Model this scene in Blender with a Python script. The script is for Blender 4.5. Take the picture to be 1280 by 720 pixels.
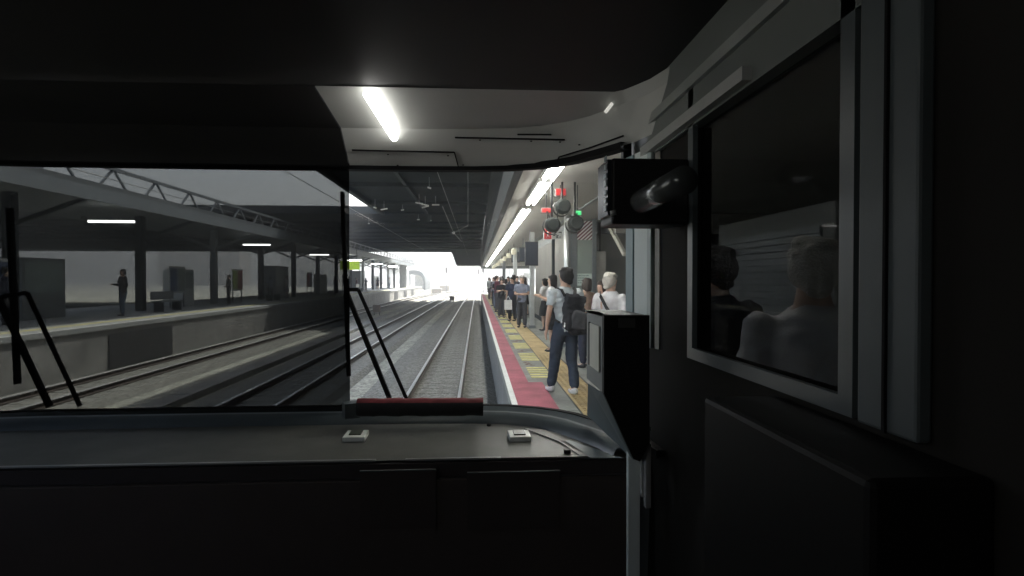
import bpy, bmesh, math, random
from mathutils import Vector, Matrix, noise, Euler
R = math.radians
random.seed(7)
for o in list(bpy.data.objects):
    bpy.data.objects.remove(o, do_unlink=True)
S = bpy.context.scene
COL = S.collection

# ------------------------------------------------------------------ camera, sky, sun, exposure
CAMZ = 2.49
cam = bpy.data.cameras.new('camera'); camo = bpy.data.objects.new('camera', cam); COL.objects.link(camo)
cam.lens = 20.25; cam.sensor_width = 36.0; cam.clip_start = 0.02; cam.clip_end = 6000
camo.location = (0, 0, CAMZ)
camo.rotation_euler = (R(90) - math.atan(10/720), 0, -math.atan(44/720))
S.camera = camo
w = bpy.data.worlds.new('World'); S.world = w; w.use_nodes = True
nt = w.node_tree; bg = nt.nodes['Background']
sky = nt.nodes.new('ShaderNodeTexSky'); sky.sky_type = 'NISHITA'; sky.sun_disc = False
SUN_EL, SUN_AZ = 58.0, 28.0          # azimuth east (right) of straight ahead
sky.sun_elevation = R(SUN_EL); sky.sun_rotation = R(SUN_AZ)
sky.dust_density = 5.0; sky.air_density = 1.0; sky.ozone_density = 1.0
nt.links.new(sky.outputs[0], bg.inputs[0]); bg.inputs[1].default_value = 0.15
sl = bpy.data.lights.new('sun', 'SUN'); sl.energy = 5.0; sl.angle = R(0.5); sl.color = (1, .96, .9)
so = bpy.data.objects.new('sun', sl); COL.objects.link(so)
sdir = Vector((math.sin(R(SUN_AZ))*math.cos(R(SUN_EL)), math.cos(R(SUN_AZ))*math.cos(R(SUN_EL)), math.sin(R(SUN_EL))))
so.rotation_euler = sdir.to_track_quat('Z', 'Y').to_euler(); so.location = (0, 0, 40)
S.view_settings.view_transform = 'Standard'; S.view_settings.look = 'None'
S.view_settings.gamma = 1; S.view_settings.use_curve_mapping = False
S.view_settings.exposure = 2.15
S.render.engine = 'CYCLES'
S.cycles.max_bounces = 8; S.cycles.diffuse_bounces = 4; S.cycles.transparent_max_bounces = 16
HAZE = 0.0048

CR = camo.rotation_euler.to_matrix()
def ray(px, py): return CR @ Vector(((px-640)/720, (360-py)/720, -1))
def AY(px, py, y): d = ray(px, py); return d*(y/d.y) + camo.location
def AZ(px, py, z): d = ray(px, py); return d*((z-CAMZ)/d.z) + camo.location
def AX(px, py, x): d = ray(px, py); return d*(x/d.x) + camo.location

# ------------------------------------------------------------------ materials
MATS = {}
def mat(name, col, rough=.7, metal=0.0, var=.15, vscale=3.0, bump=0.0, bscale=60, spec=.4, emit=None, estr=0):
    if name in MATS: return MATS[name]
    m = bpy.data.materials.new(name); m.use_nodes = True; n = m.node_tree; b = n.nodes['Principled BSDF']
    b.inputs['Roughness'].default_value = rough; b.inputs['Metallic'].default_value = metal
    b.inputs['Specular IOR Level'].default_value = spec
    tc = n.nodes.new('ShaderNodeTexCoord')
    nz = n.nodes.new('ShaderNodeTexNoise'); nz.inputs['Scale'].default_value = vscale; nz.inputs['Detail'].default_value = 6; nz.inputs['Roughness'].default_value = .65
    n.links.new(tc.outputs['Object'], nz.inputs['Vector'])
    rp = n.nodes.new('ShaderNodeValToRGB')
    rp.color_ramp.elements[0].position = .3; rp.color_ramp.elements[1].position = .7
    rp.color_ramp.elements[0].color = [c*(1-var) for c in col] + [1]
    rp.color_ramp.elements[1].color = [min(1, c*(1+var)) for c in col] + [1]
    n.links.new(nz.outputs['Fac'], rp.inputs[0]); n.links.new(rp.outputs[0], b.inputs['Base Color'])
    if bump:
        nb = n.nodes.new('ShaderNodeTexNoise'); nb.inputs['Scale'].default_value = bscale; nb.inputs['Detail'].default_value = 4
        n.links.new(tc.outputs['Object'], nb.inputs['Vector'])
        bp = n.nodes.new('ShaderNodeBump'); bp.inputs['Strength'].default_value = bump; bp.inputs['Distance'].default_value = .02
        n.links.new(nb.outputs['Fac'], bp.inputs['Height']); n.links.new(bp.outputs[0], b.inputs['Normal'])
    if emit:
        b.inputs['Emission Color'].default_value = list(emit)+[1]; b.inputs['Emission Strength'].default_value = estr
    MATS[name] = m; return m

def glass(name, tint, refl=.06, rough=0.0, dirt=.0):
    m = bpy.data.materials.new(name); m.use_nodes = True; n = m.node_tree
    for x in list(n.nodes): n.nodes.remove(x)
    out = n.nodes.new('ShaderNodeOutputMaterial'); tr = n.nodes.new('ShaderNodeBsdfTransparent'); gl = n.nodes.new('ShaderNodeBsdfGlossy')
    tr.inputs[0].default_value = list(tint)+[1]; gl.inputs['Roughness'].default_value = rough
    fr = n.nodes.new('ShaderNodeFresnel'); fr.inputs[0].default_value = 1.45
    mu = n.nodes.new('ShaderNodeMath'); mu.operation = 'MULTIPLY'; mu.inputs[1].default_value = refl/.04*.5
    n.links.new(fr.outputs[0], mu.inputs[0]); mn = n.nodes.new('ShaderNodeMath'); mn.operation = 'MINIMUM'; mn.inputs[1].default_value = .006; n.links.new(mu.outputs[0], mn.inputs[0])
    mx = n.nodes.new('ShaderNodeMixShader'); n.links.new(mn.outputs[0], mx.inputs[0]); n.links.new(tr.outputs[0], mx.inputs[1]); n.links.new(gl.outputs[0], mx.inputs[2])
    last = mx
    if dirt:
        tc = n.nodes.new('ShaderNodeTexCoord'); nz = n.nodes.new('ShaderNodeTexNoise'); nz.inputs['Scale'].default_value = 5; nz.inputs['Detail'].default_value = 8; nz.inputs['Roughness'].default_value = .7
        mr = n.nodes.new('ShaderNodeMapRange'); mr.inputs[1].default_value = .42; mr.inputs[2].default_value = .75; mr.inputs[3].default_value = .0; mr.inputs[4].default_value = dirt
        df = n.nodes.new('ShaderNodeBsdfTranslucent'); df.inputs[0].default_value = (.7, .7, .68, 1); m2 = n.nodes.new('ShaderNodeMixShader')
        n.links.new(tc.outputs['Object'], nz.inputs['Vector']); n.links.new(nz.outputs['Fac'], mr.inputs[0]); n.links.new(mr.outputs[0], m2.inputs[0]); n.links.new(mx.outputs[0], m2.inputs[1]); n.links.new(df.outputs[0], m2.inputs[2]); last = m2
    n.links.new(last.outputs[0], out.inputs[0]); MATS[name] = m; return m

def stone_mat(name, c0, c1, scale, bump, patch=(.75, 1.15), pscale=.25, streak=False):
    m = bpy.data.materials.new(name); m.use_nodes = True; n = m.node_tree; b = n.nodes['Principled BSDF']; b.inputs['Roughness'].default_value = .9
    b.inputs['Specular IOR Level'].default_value = .25
    tc = n.nodes.new('ShaderNodeTexCoord'); v = n.nodes.new('ShaderNodeTexVoronoi'); v.inputs['Scale'].default_value = scale
    n.links.new(tc.outputs['Object'], v.inputs['Vector'])
    rp = n.nodes.new('ShaderNodeValToRGB'); rp.color_ramp.elements[0].color = list(c0)+[1]; rp.color_ramp.elements[1].color = list(c1)+[1]
    sp = n.nodes.new('ShaderNodeSeparateColor'); n.links.new(v.outputs['Color'], sp.inputs[0]); n.links.new(sp.outputs[0], rp.inputs[0])
    nz = n.nodes.new('ShaderNodeTexNoise'); nz.inputs['Scale'].default_value = pscale; nz.inputs['Detail'].default_value = 5
    mp = n.nodes.new('ShaderNodeMapping'); mp.inputs['Scale'].default_value = (1, .12, 1) if streak else (1, 1, 1)
    n.links.new(tc.outputs['Object'], mp.inputs[0]); n.links.new(mp.outputs[0], nz.inputs['Vector'])
    mr = n.nodes.new('ShaderNodeMapRange'); mr.inputs[1].default_value = .3; mr.inputs[2].default_value = .7; mr.inputs[3].default_value = patch[0]; mr.inputs[4].default_value = patch[1]
    n.links.new(nz.outputs['Fac'], mr.inputs[0])
    mx = n.nodes.new('ShaderNodeMix'); mx.data_type = 'RGBA'; mx.blend_type = 'MULTIPLY'; mx.inputs[0].default_value = 1
    n.links.new(rp.outputs[0], mx.inputs[6]); n.links.new(mr.outputs[0], mx.inputs[7]); n.links.new(mx.outputs[2], b.inputs['Base Color'])
    bp = n.nodes.new('ShaderNodeBump'); bp.inputs['Strength'].default_value = bump; bp.inputs['Distance'].default_value = .03
    n.links.new(v.outputs['Distance'], bp.inputs['Height']); n.links.new(bp.outputs[0], b.inputs['Normal'])
    MATS[name] = m; return m

ballast = stone_mat('ballast_stone', (.25, .245, .21), (.64, .635, .55), 14, .9, (.7, 1.15), .35)
fine_ballast = stone_mat('fine_ballast', (.155, .15, .13), (.38, .375, .34), 18, .6, (.75, 1.15), .6, True)
concrete = mat('concrete', (.30, .295, .28), .85, var=.38, vscale=.9, bump=.15, bscale=30)
conc_d = mat('dark_concrete', (.20, .205, .20), .85, var=.2, vscale=.8, bump=.15)
plat_m = mat('platform_asphalt', (.26, .27, .245), .8, var=.3, vscale=1.6, bump=.2, bscale=90)
rail_top = mat('polished_rail', (.88, .88, .88), .28, .45, var=.05, spec=.8)
rail_side = mat('rusty_rail', (.07, .055, .045), .8, var=.3, vscale=12)
sleeper_m = mat('sleeper_concrete', (.225, .23, .225), .9, var=.2, vscale=5)
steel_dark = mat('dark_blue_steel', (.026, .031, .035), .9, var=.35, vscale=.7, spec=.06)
steel_mid = mat('grey_steel', (.20, .215, .225), .5, .3, var=.15, vscale=2)
steel_lt = mat('brushed_steel', (.55, .57, .57), .35, .6, var=.1, vscale=5)
soffit_m = mat('soffit_panel', (.34, .33, .30), .6, var=.06, vscale=.8)
wall_beige = mat('wall_panel_beige', (.20, .195, .175), .6, var=.07, vscale=1)
wall_green = mat('wall_panel_green', (.23, .265, .235), .55, var=.06, vscale=1)
white_p = mat('white_paint', (.78, .78, .76), .6, var=.08, vscale=6)
red_p = mat('red_floor_paint', (.40, .105, .14), .75, var=.34, vscale=2.2, bump=.1)
pink_p = mat('faded_pink_paint', (.20, .12, .10), .7, var=.3, vscale=9)
orange_p = mat('orange_tactile', (.47, .35, .17), .75, var=.3, vscale=2.6, bump=.5, bscale=25)
yellow_p = mat('yellow_tactile', (.68, .62, .27), .75, var=.22, vscale=7)
black_p = mat('black_plastic', (.012, .012, .013), .5, var=.2, vscale=8, spec=.3)
black_r = mat('black_rubber', (.006, .006, .007), .8, var=.2, vscale=8, spec=.15)
red_sign = mat('red_sign', (.45, .03, .03), .5)
green_sign = mat('yellow_green_sign', (.45, .62, .06), .5)
lamp_m = mat('fluorescent_lamp', (.9, .9, .88), .5, var=.01, emit=(1, .97, .92), estr=9)
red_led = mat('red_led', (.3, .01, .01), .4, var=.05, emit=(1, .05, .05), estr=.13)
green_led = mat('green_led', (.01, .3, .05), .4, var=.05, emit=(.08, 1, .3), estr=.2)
win_glass = glass('clear_glass', (.94, .97, .96), .008, dirt=.022)
tint_glass = glass('darkening_glass', (.068, .071, .071), .003)  # for the added pane that darkens the left view
side_glass = glass('tinted_glass', (.28, .29, .29), .002)

# ------------------------------------------------------------------ mesh helpers
class MB:
    def __init__(s): s.bm = bmesh.new(); s.mats = []
    def _m(s, m):
        if m is None: return 0
        if m not in s.mats: s.mats.append(m)
        return s.mats.index(m)
    def box(s, x0, x1, y0, y1, z0, z1, m=None):
        v = [s.bm.verts.new((x, y, z)) for x in (x0, x1) for y in (y0, y1) for z in (z0, z1)]
        for q in ((0,1,3,2),(4,6,7,5),(0,4,5,1),(2,3,7,6),(0,2,6,4),(1,5,7,3)):
            f = s.bm.faces.new([v[i] for i in q]); f.material_index = s._m(m)
        return s
    def obox(s, c, sx, sy, sz, rot=(0,0,0), m=None):
        M = Matrix.Translation(c) @ Euler(rot).to_matrix().to_4x4()
        v = [s.bm.verts.new(M @ Vector((x*sx/2, y*sy/2, z*sz/2))) for x in (-1, 1) for y in (-1, 1) for z in (-1, 1)]
        for q in ((0,1,3,2),(4,6,7,5),(0,4,5,1),(2,3,7,6),(0,2,6,4),(1,5,7,3)):
            f = s.bm.faces.new([v[i] for i in q]); f.material_index = s._m(m)
        return s
    def bar(s, p0, p1, wx, wy, m=None, up=(0,0,1)):
        p0 = Vector(p0); p1 = Vector(p1); d = (p1-p0).normalized(); u = Vector(up)
        if abs(d.dot(u)) > .98: u = Vector((0, 1, 0))
        a = d.cross(u).normalized()*wx/2; b = a.cross(d).normalized()*wy/2
        v = [s.bm.verts.new(p + sa*a + sb*b) for p in (p0, p1) for sa, sb in ((-1,-1),(1,-1),(1,1),(-1,1))]
        for q in ((0,1,2,3),(7,6,5,4),(0,4,5,1),(1,5,6,2),(2,6,7,3),(3,7,4,0)):
            f = s.bm.faces.new([v[i] for i in q]); f.material_index = s._m(m)
        return s
    def tube(s, pts, r, n=10, m=None, caps=True):
        pts = [Vector(p) for p in pts]; rr = r if isinstance(r, (list, tuple)) else [r]*len(pts); rings = []
        for i, p in enumerate(pts):
            d = (pts[min(i+1, len(pts)-1)] - pts[max(i-1, 0)]).normalized()
            u = Vector((0, 0, 1)) if abs(d.z) < .95 else Vector((0, 1, 0))
            a = d.cross(u).normalized(); b = a.cross(d)
            rings.append([s.bm.verts.new(p + rr[i]*(math.cos(t)*a + math.sin(t)*b)) for t in [2*math.pi*k/n for k in range(n)]])
        mi = s._m(m)
        for A, B in zip(rings, rings[1:]):
            for k in range(n):
                f = s.bm.faces.new((A[k], A[(k+1) % n], B[(k+1) % n], B[k])); f.material_index = mi
        if caps:
            s.bm.faces.new(rings[0][::-1]).material_index = mi; s.bm.faces.new(rings[-1]).material_index = mi
        return s
    def poly(s, pts, m=None):
        f = s.bm.faces.new([s.bm.verts.new(p) for p in pts]); f.material_index = s._m(m); return s
    def prism(s, pts, off, m=None):      # closed polygon extruded by vector
        off = Vector(off); A = [s.bm.verts.new(p) for p in pts]; B = [s.bm.verts.new(Vector(p)+off) for p in pts]; n = len(pts); mi = s._m(m)
        for k in range(n): s.bm.faces.new((A[k], A[(k+1) % n], B[(k+1) % n], B[k])).material_index = mi
        s.bm.faces.new(A[::-1]).material_index = mi; s.bm.faces.new(B).material_index = mi
        return s
    def grid(s, rows, m=None):
        V = [[s.bm.verts.new(p) for p in r] for r in rows]; mi = s._m(m)
        for A, B in zip(V, V[1:]):
            for k in range(len(A)-1): s.bm.faces.new((A[k], A[k+1], B[k+1], B[k])).material_index = mi
        return s
    def ell(s, c, r, m=None, seg=12, rot=None):
        M = Matrix.Translation(c) @ (Euler(rot).to_matrix().to_4x4() if rot else Matrix()) @ Matrix.Diagonal((r[0], r[1], r[2], 1))
        g = bmesh.ops.create_uvsphere(s.bm, u_segments=seg, v_segments=max(6, seg*2//3), radius=1, matrix=M); mi = s._m(m)
        for v in g['verts']:
            for f in v.link_faces: f.material_index = mi
        return s
    def cap(s, p0, p1, r0, r1, n=12, m=None):
        p0 = Vector(p0); p1 = Vector(p1); d = (p1-p0).normalized()
        P = [p0-d*r0, p0-d*r0*.7, p0, p1, p1+d*r1*.7, p1+d*r1]; return s.tube(P, [r0*.15, r0*.7, r0, r1, r1*.7, r1*.15], n, m)
    def build(s, name, m=None, parent=None, smooth=False, bevel=0, local=False):
        bmesh.ops.recalc_face_normals(s.bm, faces=s.bm.faces)
        off = ORG.get(parent.name, Vector()) if (parent and not local) else Vector()
        if off.length: bmesh.ops.translate(s.bm, verts=s.bm.verts, vec=-off)
        me = bpy.data.meshes.new(name); s.bm.to_mesh(me); s.bm.free()
        if s.mats:
            for x in s.mats: me.materials.append(x)
        elif m: me.materials.append(m)
        if smooth:
            for p in me.polygons: p.use_smooth = True
        o = bpy.data.objects.new(name, me); COL.objects.link(o)
        if parent: o.parent = parent; ORG[o.name] = off
        if bevel:
            b = o.modifiers.new('bevel', 'BEVEL'); b.width = bevel; b.segments = 2; b.limit_method = 'ANGLE'
        return o
ORG = {}
def tag(o, label=None, cat=None, group=None, kind=None):
    if label: o['label'] = label
    if cat: o['category'] = cat
    if group: o['group'] = group
    if kind: o['kind'] = kind
    return o
def root(name, loc, label, cat, group=None):
    o = bpy.data.objects.new(name, None); o.empty_display_size = .2; COL.objects.link(o); o.location = loc; ORG[o.name] = Vector(loc)
    return tag(o, label, cat, group)
def copy_tree(o, parent=None, loc=None, rz=None, label=None):
    c = o.copy(); COL.objects.link(c)
    if parent: c.parent = parent
    if loc is not None: c.location = loc
    if rz is not None: c.rotation_euler = (0, 0, rz)
    if label: c['label'] = label
    for ch in list(o.children): copy_tree(ch, c)
    return c

# ------------------------------------------------------------------ ground
g = MB(); g.poly([(-1500, -40, -.26), (1500, -40, -.26), (1500, 3000, -.26), (-1500, 3000, -.26)])
tag(g.build('ground', ballast), kind='structure')

# tracks -----------------------------------------------------------
def bend(y, c0):      # tracks swing gently right far ahead
    t = max(0, y-60); return c0 + t*t*.00045 if c0 > -3 else c0 + t*t*.0009
def track(c0, label, y1, nsl, bedded=True, y0=0):
    t = root('railway_track', (c0, 0, 0), label, 'railway track', 'railway tracks side by side')
    ys = [y0] + [y for y in range(8, y1, 8)]
    if bedded:
        rows = [[(bend(y, c0)+dx, y, z) for dx, z in ((-1.75, -.256), (-1.2, -.15), (1.2, -.15), (1.40, -.256))] for y in ys]
        MB().grid(rows).build('track_bed', fine_ballast, t)
    for s in (-1, 1):
        m = MB(); prof = [(-.065, -.14), (.065, -.14), (.065, -.12), (.012, -.105), (.012, -.03), (.034, -.02), (.034, 0), (-.034, 0), (-.034, -.02), (-.012, -.03), (-.012, -.105), (-.065, -.12)]
        V = [[m.bm.verts.new((bend(y, c0)+s*.5675+px, y, pz)) for px, pz in prof] for y in ys]
        m.mats = [rail_side, rail_top]
        for A, B in zip(V, V[1:]):
            for k in range(len(prof)):
                f = m.bm.faces.new((A[k], A[(k+1) % 12], B[(k+1) % 12], B[k])); f.material_index = 1 if k in (5, 6, 7) else 0
        m.build('rail', None, t)
    proto = None
    for k in range(nsl):
        y = y0 + 1 + k*.66
        if proto is None:
            proto = MB().box(c0-1.0, c0+1.0, -.11, .11, -.2, -.142).build('sleeper', fine_ballast, t, bevel=.01); proto.location = (0, y, 0)
        else:
            c = proto.copy(); COL.objects.link(c); c.parent = t; c.location = (0, y, 0)
    return t
track(-.95, 'railway track straight ahead beside the busy platform, with shiny rails', 300, 80)
track(-4.58, 'middle railway track crossed by the wiper arms, between the near track and the cable trough', 300, 80)
track(-9.45, 'far left railway track running along the canopied platform', 240, 60)

xo = root('railway_track', (-3, 90, 0), 'crossover track swinging between the middle and near tracks in the far glare', 'railway track')
for s_ in (-1, 1):
    q = []
    for k in range(17):
        y = 62+k*5; u = k/16; u = u*u*(3-2*u); q.append((bend(y, -4.58)*(1-u)+bend(y, -.95)*u+s_*.5675, y, -.035))
    m = MB()
    for a, b in zip(q, q[1:]): m.bar(a, b, .07, .10)
    m.build('rail', rail_top, xo)
# cable trough between tracks, and low boxes -----------------------
t = MB()
for k in range(120): t.box(-6.95, -6.45, k*1.5+3, k*1.5+4.48, -.26, -.10 + random.uniform(-.006, .006))
tag(t.build('cable_trough', concrete), 'concrete cable trough with lids between the middle and far left tracks', 'cable trough')
for (px, py, lab, hgt) in ((565, 378, 'small brown trackside box on legs between the near and middle tracks', .75), (471, 394, 'dark stubby trackside post box near the cable trough', .8)):
    p = AZ(px, py, -.26); r_ = root('trackside_box', p, lab, 'trackside box')
    MB().box(p.x-.28, p.x+.28, p.y-.15, p.y+.15, -.26+.25, -.26+hgt).build('cabinet', mat('rust_brown', (.16, .12, .09), .8), r_, bevel=.02)
    for s in (-.2, .2): MB().box(p.x+s-.03, p.x+s+.03, p.y-.03, p.y+.03, -.26, 0).build('leg', steel_dark, r_)

# ------------------------------------------------------------------ right platform
PZ = .95; PE = .43; DZ = 6.5
pl = MB()
pl.box(PE+.03, 7.5, -12, 62, -.26, PZ-.12, conc_d).box(PE, 7.5, -12, 62, PZ-.12, PZ, plat_m)
plat = tag(pl.build('platform', None), kind='structure')
def strip(name, x0, x1, y0, y1, m, lift=.004, parent=plat):
    return MB().box(x0, x1, y0, y1, PZ-.01, PZ+lift).build(name, m, parent)
strip('edge_line', PE+.001, PE+.075, -12, 62, white_p)
strip('red_strip', PE+.075, .77, 8.6, 62, red_p)
strip('red_strip', PE+.075, .98, -12, 8.599, red_p, .005)
strip('orange_strip', 1.22, 1.62, -2, 62, orange_p, .006)
strip('joint_line', 1.625, 1.65, -12, 62, black_p, .003)
strip('joint_line', 1.20, 1.216, -12, 62, black_p, .003)
for k in range(24): strip('joint_line', .775, 7.3, 1.5+k*2.6, 1.512+k*2.6, conc_d, .0022)
# queue markings: groups of yellow bars with worn pink marks between
y = 9.0
for k in range(26):
    for j in range(5):
        strip('yellow_bar', .86, 1.195, y+j*.24, y+j*.24+.12, yellow_p, .009)
    yy = y+1.32
    m = MB()
    for q in range(7):
        x = .86+random.random()*.24; m.box(x, x+.05+random.random()*.1, yy+q*.07, yy+q*.07+.035, PZ-.01, PZ+.004)
    m.build('worn_marking', pink_p, plat)
    y += 1.95
# tactile dots on orange band near
m = MB()
for i in range(60):
    for j in range(5):
        x = 1.26+j*.08; yy = 4.5+i*.12
        m.box(x, x+.035, yy, yy+.06, PZ+.003, PZ+.012)
m.build('raised_studs', orange_p, plat)

# canopy over right platform (soffit + fascia) ---------------------
cp = root('platform_canopy', (4, 0, PZ), 'pale grey platform canopy soffit with long fascia over the crowded platform', 'canopy')
m = MB()
for k in range(40):
    y0 = -9+k*1.8
    m.box(.62, 7.4, y0+.006, y0+1.794, 4.02, 4.08)
m.build('soffit', soffit_m, cp)
MB().box(.62, 7.4, -9, 63, 4.082, 4.15).box(2.2, 2.26, -9, 63, 4.0, 4.03).build('backing', steel_mid, cp)
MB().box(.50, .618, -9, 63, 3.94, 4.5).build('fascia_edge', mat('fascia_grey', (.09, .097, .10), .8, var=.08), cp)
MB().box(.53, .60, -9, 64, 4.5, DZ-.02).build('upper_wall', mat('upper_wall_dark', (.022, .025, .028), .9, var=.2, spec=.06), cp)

# fluorescent lights ------------------------------------------------
def light_fitting(y0, y1):
    o = root('strip_light', (1.0, y0, 3.9), 'x', 'strip light', 'fluorescent strip lights along the platform canopy')
    MB().box(.93, 1.13, y0, y1, 3.955, 4.015).build('housing', white_p, o)
    MB().tube([(.975, y0+.03, 3.935), (.975, y1-.03, 3.935)], .022, 8).build('lamp_tube', lamp_m, o)
    MB().tube([(1.085, y0+.03, 3.935), (1.085, y1-.03, 3.935)], .022, 8).build('lamp_tube', lamp_m, o)
    return o
first = light_fitting(5.9, 8.3); first['label'] = 'second nearest fluorescent strip light, brightest one under the canopy edge'
ys = [(2.4, 1)] + [(8.6, 1)] + [(11.9+2.75*k, 1) for k in range(18)]
names = ['nearest', 'third nearest'] + ['next']*30
for k, (yy, _) in enumerate(ys):
    lab = ('nearest fluorescent strip light, overhead by the train cab' if k == 0 else 'third nearest fluorescent strip light, just past the hanging signal lamps' if k == 1 else
           'fluorescent strip light, number %s counting along the receding row under the canopy' % ['four','five','six','seven','eight','nine','ten','eleven','twelve','thirteen','fourteen','fifteen','sixteen','seventeen','eighteen','nineteen','twenty','twenty-one'][k-2])
    copy_tree(first, loc=(1.0, yy, 3.9), label=lab)

# hanging signal lamps ---------------------------------------------
def hang_lamp(px, py, ledm, lx, ly, lw, lh, label, Y=8.9):
    c = AY(px, py, Y); o = root('signal_lamp', (c.x, c.y, 4.02), label, 'signal lamp', 'round hooded signal lamps hanging from the soffit')
    r = .122
    hood = MB().tube([(c.x, c.y+.16, c.z), (c.x, c.y+.02, c.z), (c.x, c.y-.05, c.z), (c.x, c.y-.085, c.z)], [r*.85, r, r*.94, r*.7], 24)
    hood.build('hood', mat('signal_black', (.02, .024, .022), .8, var=.25, vscale=9), o, smooth=False)
    MB().tube([(c.x, c.y+.16, c.z), (c.x, c.y+.24, c.z-.005)], [r*1.05, r*1.12], 24, caps=False).build('visor', black_p, o)
    MB().bar((c.x-.01, c.y+.05, c.z+r), (c.x-.01, c.y+.05, 4.02), .03, .03).build('hanger', black_p, o)
    l = AY(lx, ly, Y+.3); sx = lw*(Y+.3)/720; sz = lh*(Y+.3)/720
    b = MB().box(l.x-sx/2-.015, l.x+sx/2+.015, l.y+.005, l.y+.05, l.z-sz/2-.015, l.z+sz/2+.015).build('panel_case', mat('panel_case_grey', (.2, .17, .16), .6), o)
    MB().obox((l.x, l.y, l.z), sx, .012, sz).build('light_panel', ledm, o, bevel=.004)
    MB().bar((l.x, l.y+.03, l.z+sz/2), (l.x, l.y+.03, 4.02), .015, .015).build('panel_bracket', black_p, o)
    MB().bar((c.x, c.y+.1, c.z+r*.6), (l.x, l.y+.02, l.z), .02, .02).build('arm', black_p, o)
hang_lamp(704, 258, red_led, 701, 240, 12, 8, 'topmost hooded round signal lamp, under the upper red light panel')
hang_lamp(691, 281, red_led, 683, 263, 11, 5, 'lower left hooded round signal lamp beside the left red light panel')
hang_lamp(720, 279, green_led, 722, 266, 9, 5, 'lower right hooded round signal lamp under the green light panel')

# columns, walls, stairs on right platform -------------------------
def column(px, py, Y, r, label, m, top=4.02, sq=False):
    c = AY(px, 350, Y); o = root('steel_column', (c.x, c.y, PZ), label, 'column')
    if sq: MB().box(c.x-r, c.x+r, c.y-r, c.y+r, PZ, top).build('shaft', m, o, bevel=.01)
    else: MB().tube([(c.x, c.y, PZ), (c.x, c.y, top)], r, 20).build('shaft', m, o, smooth=True)
    MB().box(c.x-r*1.4, c.x+r*1.4, c.y-r*1.4, c.y+r*1.4, PZ, PZ+.08).build('base_plate', steel_mid, o)
    return o
column(709, 0, 13.2, .075, 'thick round steel column beneath the hanging signal lamps', steel_lt)
column(716, 0, 13.5, .09, 'added dark square post standing for the shaded side of the round steel column', steel_mid, sq=True)  # separate dark post added as the round column's shaded side
column(665, 0, 18.5, .075, 'pale slim column standing by the man in the grey T-shirt', steel_lt, sq=True)
column(691.5, 0, 16.5, .045, 'thin dark post between the beige wall and the pale column', steel_dark)
column(644, 0, 27, .09, 'distant column beside the crowd on the platform', steel_lt, sq=True)
column(630, 0, 40, .11, 'farthest column in the crowd at the platform end', steel_mid, sq=True)
x7 = AY(714, 350, 15).x
e = root('lift_enclosure', (2.9, 18, PZ), 'beige panelled lift enclosure wall behind the queueing women', 'lift enclosure')
m = MB()
for k in range(5): m.box(2.42, 4.6, 15.2+k*1.7+.012, 15.2+(k+1)*1.7-.012, PZ, 3.72)
m.build('wall_panel', wall_beige, e)
MB().box(2.40, 4.62, 15.0, 23.9, 3.72, 4.02).build('header', steel_mid, e)
MB().box(2.395, 2.425, 15.15, 23.8, PZ, PZ+.15).build('skirting', steel_dark, e)
s = root('stair_enclosure', (3, 14.4, PZ), 'pale green stair enclosure wall with a diagonal striped header', 'stair wall')
xa = AY(717, 350, 14.2).x; xb = AY(742, 350, 14.2).x; xc = AY(756, 350, 14.2).x
zt = AY(720, 300, 14.2).z; zt2 = AY(720, 276, 14.2).z
MB().box(xa, xb, 14.2, 14.9, PZ, zt).build('wall', wall_green, s)
MB().box(xa, xb, 14.2, 14.9, zt, zt2).build('header', white_p, s)
m = MB(); nst = 7; wst = (xb-xa)
for k in range(-3, nst):
    a = xa + k*wst/5; hh = zt2-zt; q = []
    # diagonal stripe clipped to header rectangle
    pts = [(a, 0), (a+wst/10, 0), (a+wst/10+hh*1.1, hh), (a+hh*1.1, hh)]
    def clip(P, f, inside):
        out = []
        for i in range(len(P)):
            A, B = P[i-1], P[i]
            ia, ib = inside(A), inside(B)
            if ia != ib: out.append(f(A, B))
            if ib: out.append(B)
        return out
    P = clip(pts, lambda A, B: (xa+.002, A[1]+(B[1]-A[1])*(xa+.002-A[0])/(B[0]-A[0])), lambda p: p[0] >= xa+.002)
    if P: P = clip(P, lambda A, B: (xb-.002, A[1]+(B[1]-A[1])*(xb-.002-A[0])/(B[0]-A[0])), lambda p: p[0] <= xb-.002)
    if len(P) > 2: m.prism([(p[0], 14.199, zt+p[1]) for p in P], (0, -.012, 0))
m.build('stripe', mat('maroon_stripe', (.14, .045, .055), .6), s)
MB().box(xb, xc, 14.1, 14.9, PZ, 3.2).build('pillar', mat('pillar_tan', (.30, .29, .26), .6), s)
MB().box(xb-.06, xb+.04, 14.05, 14.1, PZ, 4.0).build('corner_trim', steel_mid, s)
# stairs
st = root('staircase', (xc+1, 14, PZ), 'dark staircase climbing away behind the white-haired person', 'staircase')
m = MB()
for k in range(16): m.box(xc+.05, xc+2.2, 14.2+k*.3, 14.2+(k+1)*.3+.3, PZ+k*.19-.1, PZ+(k+1)*.19)
m.build('steps', mat('stair_brown', (.055, .048, .042), .7), st)
m = MB()
for k in range(16): m.box(xc+.06, xc+2.19, 14.195+k*.3, 14.235+k*.3, PZ+(k+1)*.19, PZ+(k+1)*.19+.008)
m.build('tread_nosing', mat('nosing_grey', (.2, .2, .19), .5), st)
a0 = AY(762, 283, 14.0); a1 = AY(781, 318, 13.0)
MB().bar(a0, a1, .07, .1).build('handrail', mat('rail_tan', (.6, .57, .5), .4), st)
MB().box(xc+.0, xc+.05, 14.91, 19, PZ, 4.0).build('stringer_wall', mat('stair_back', (.05, .046, .042), .8), st)
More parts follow.
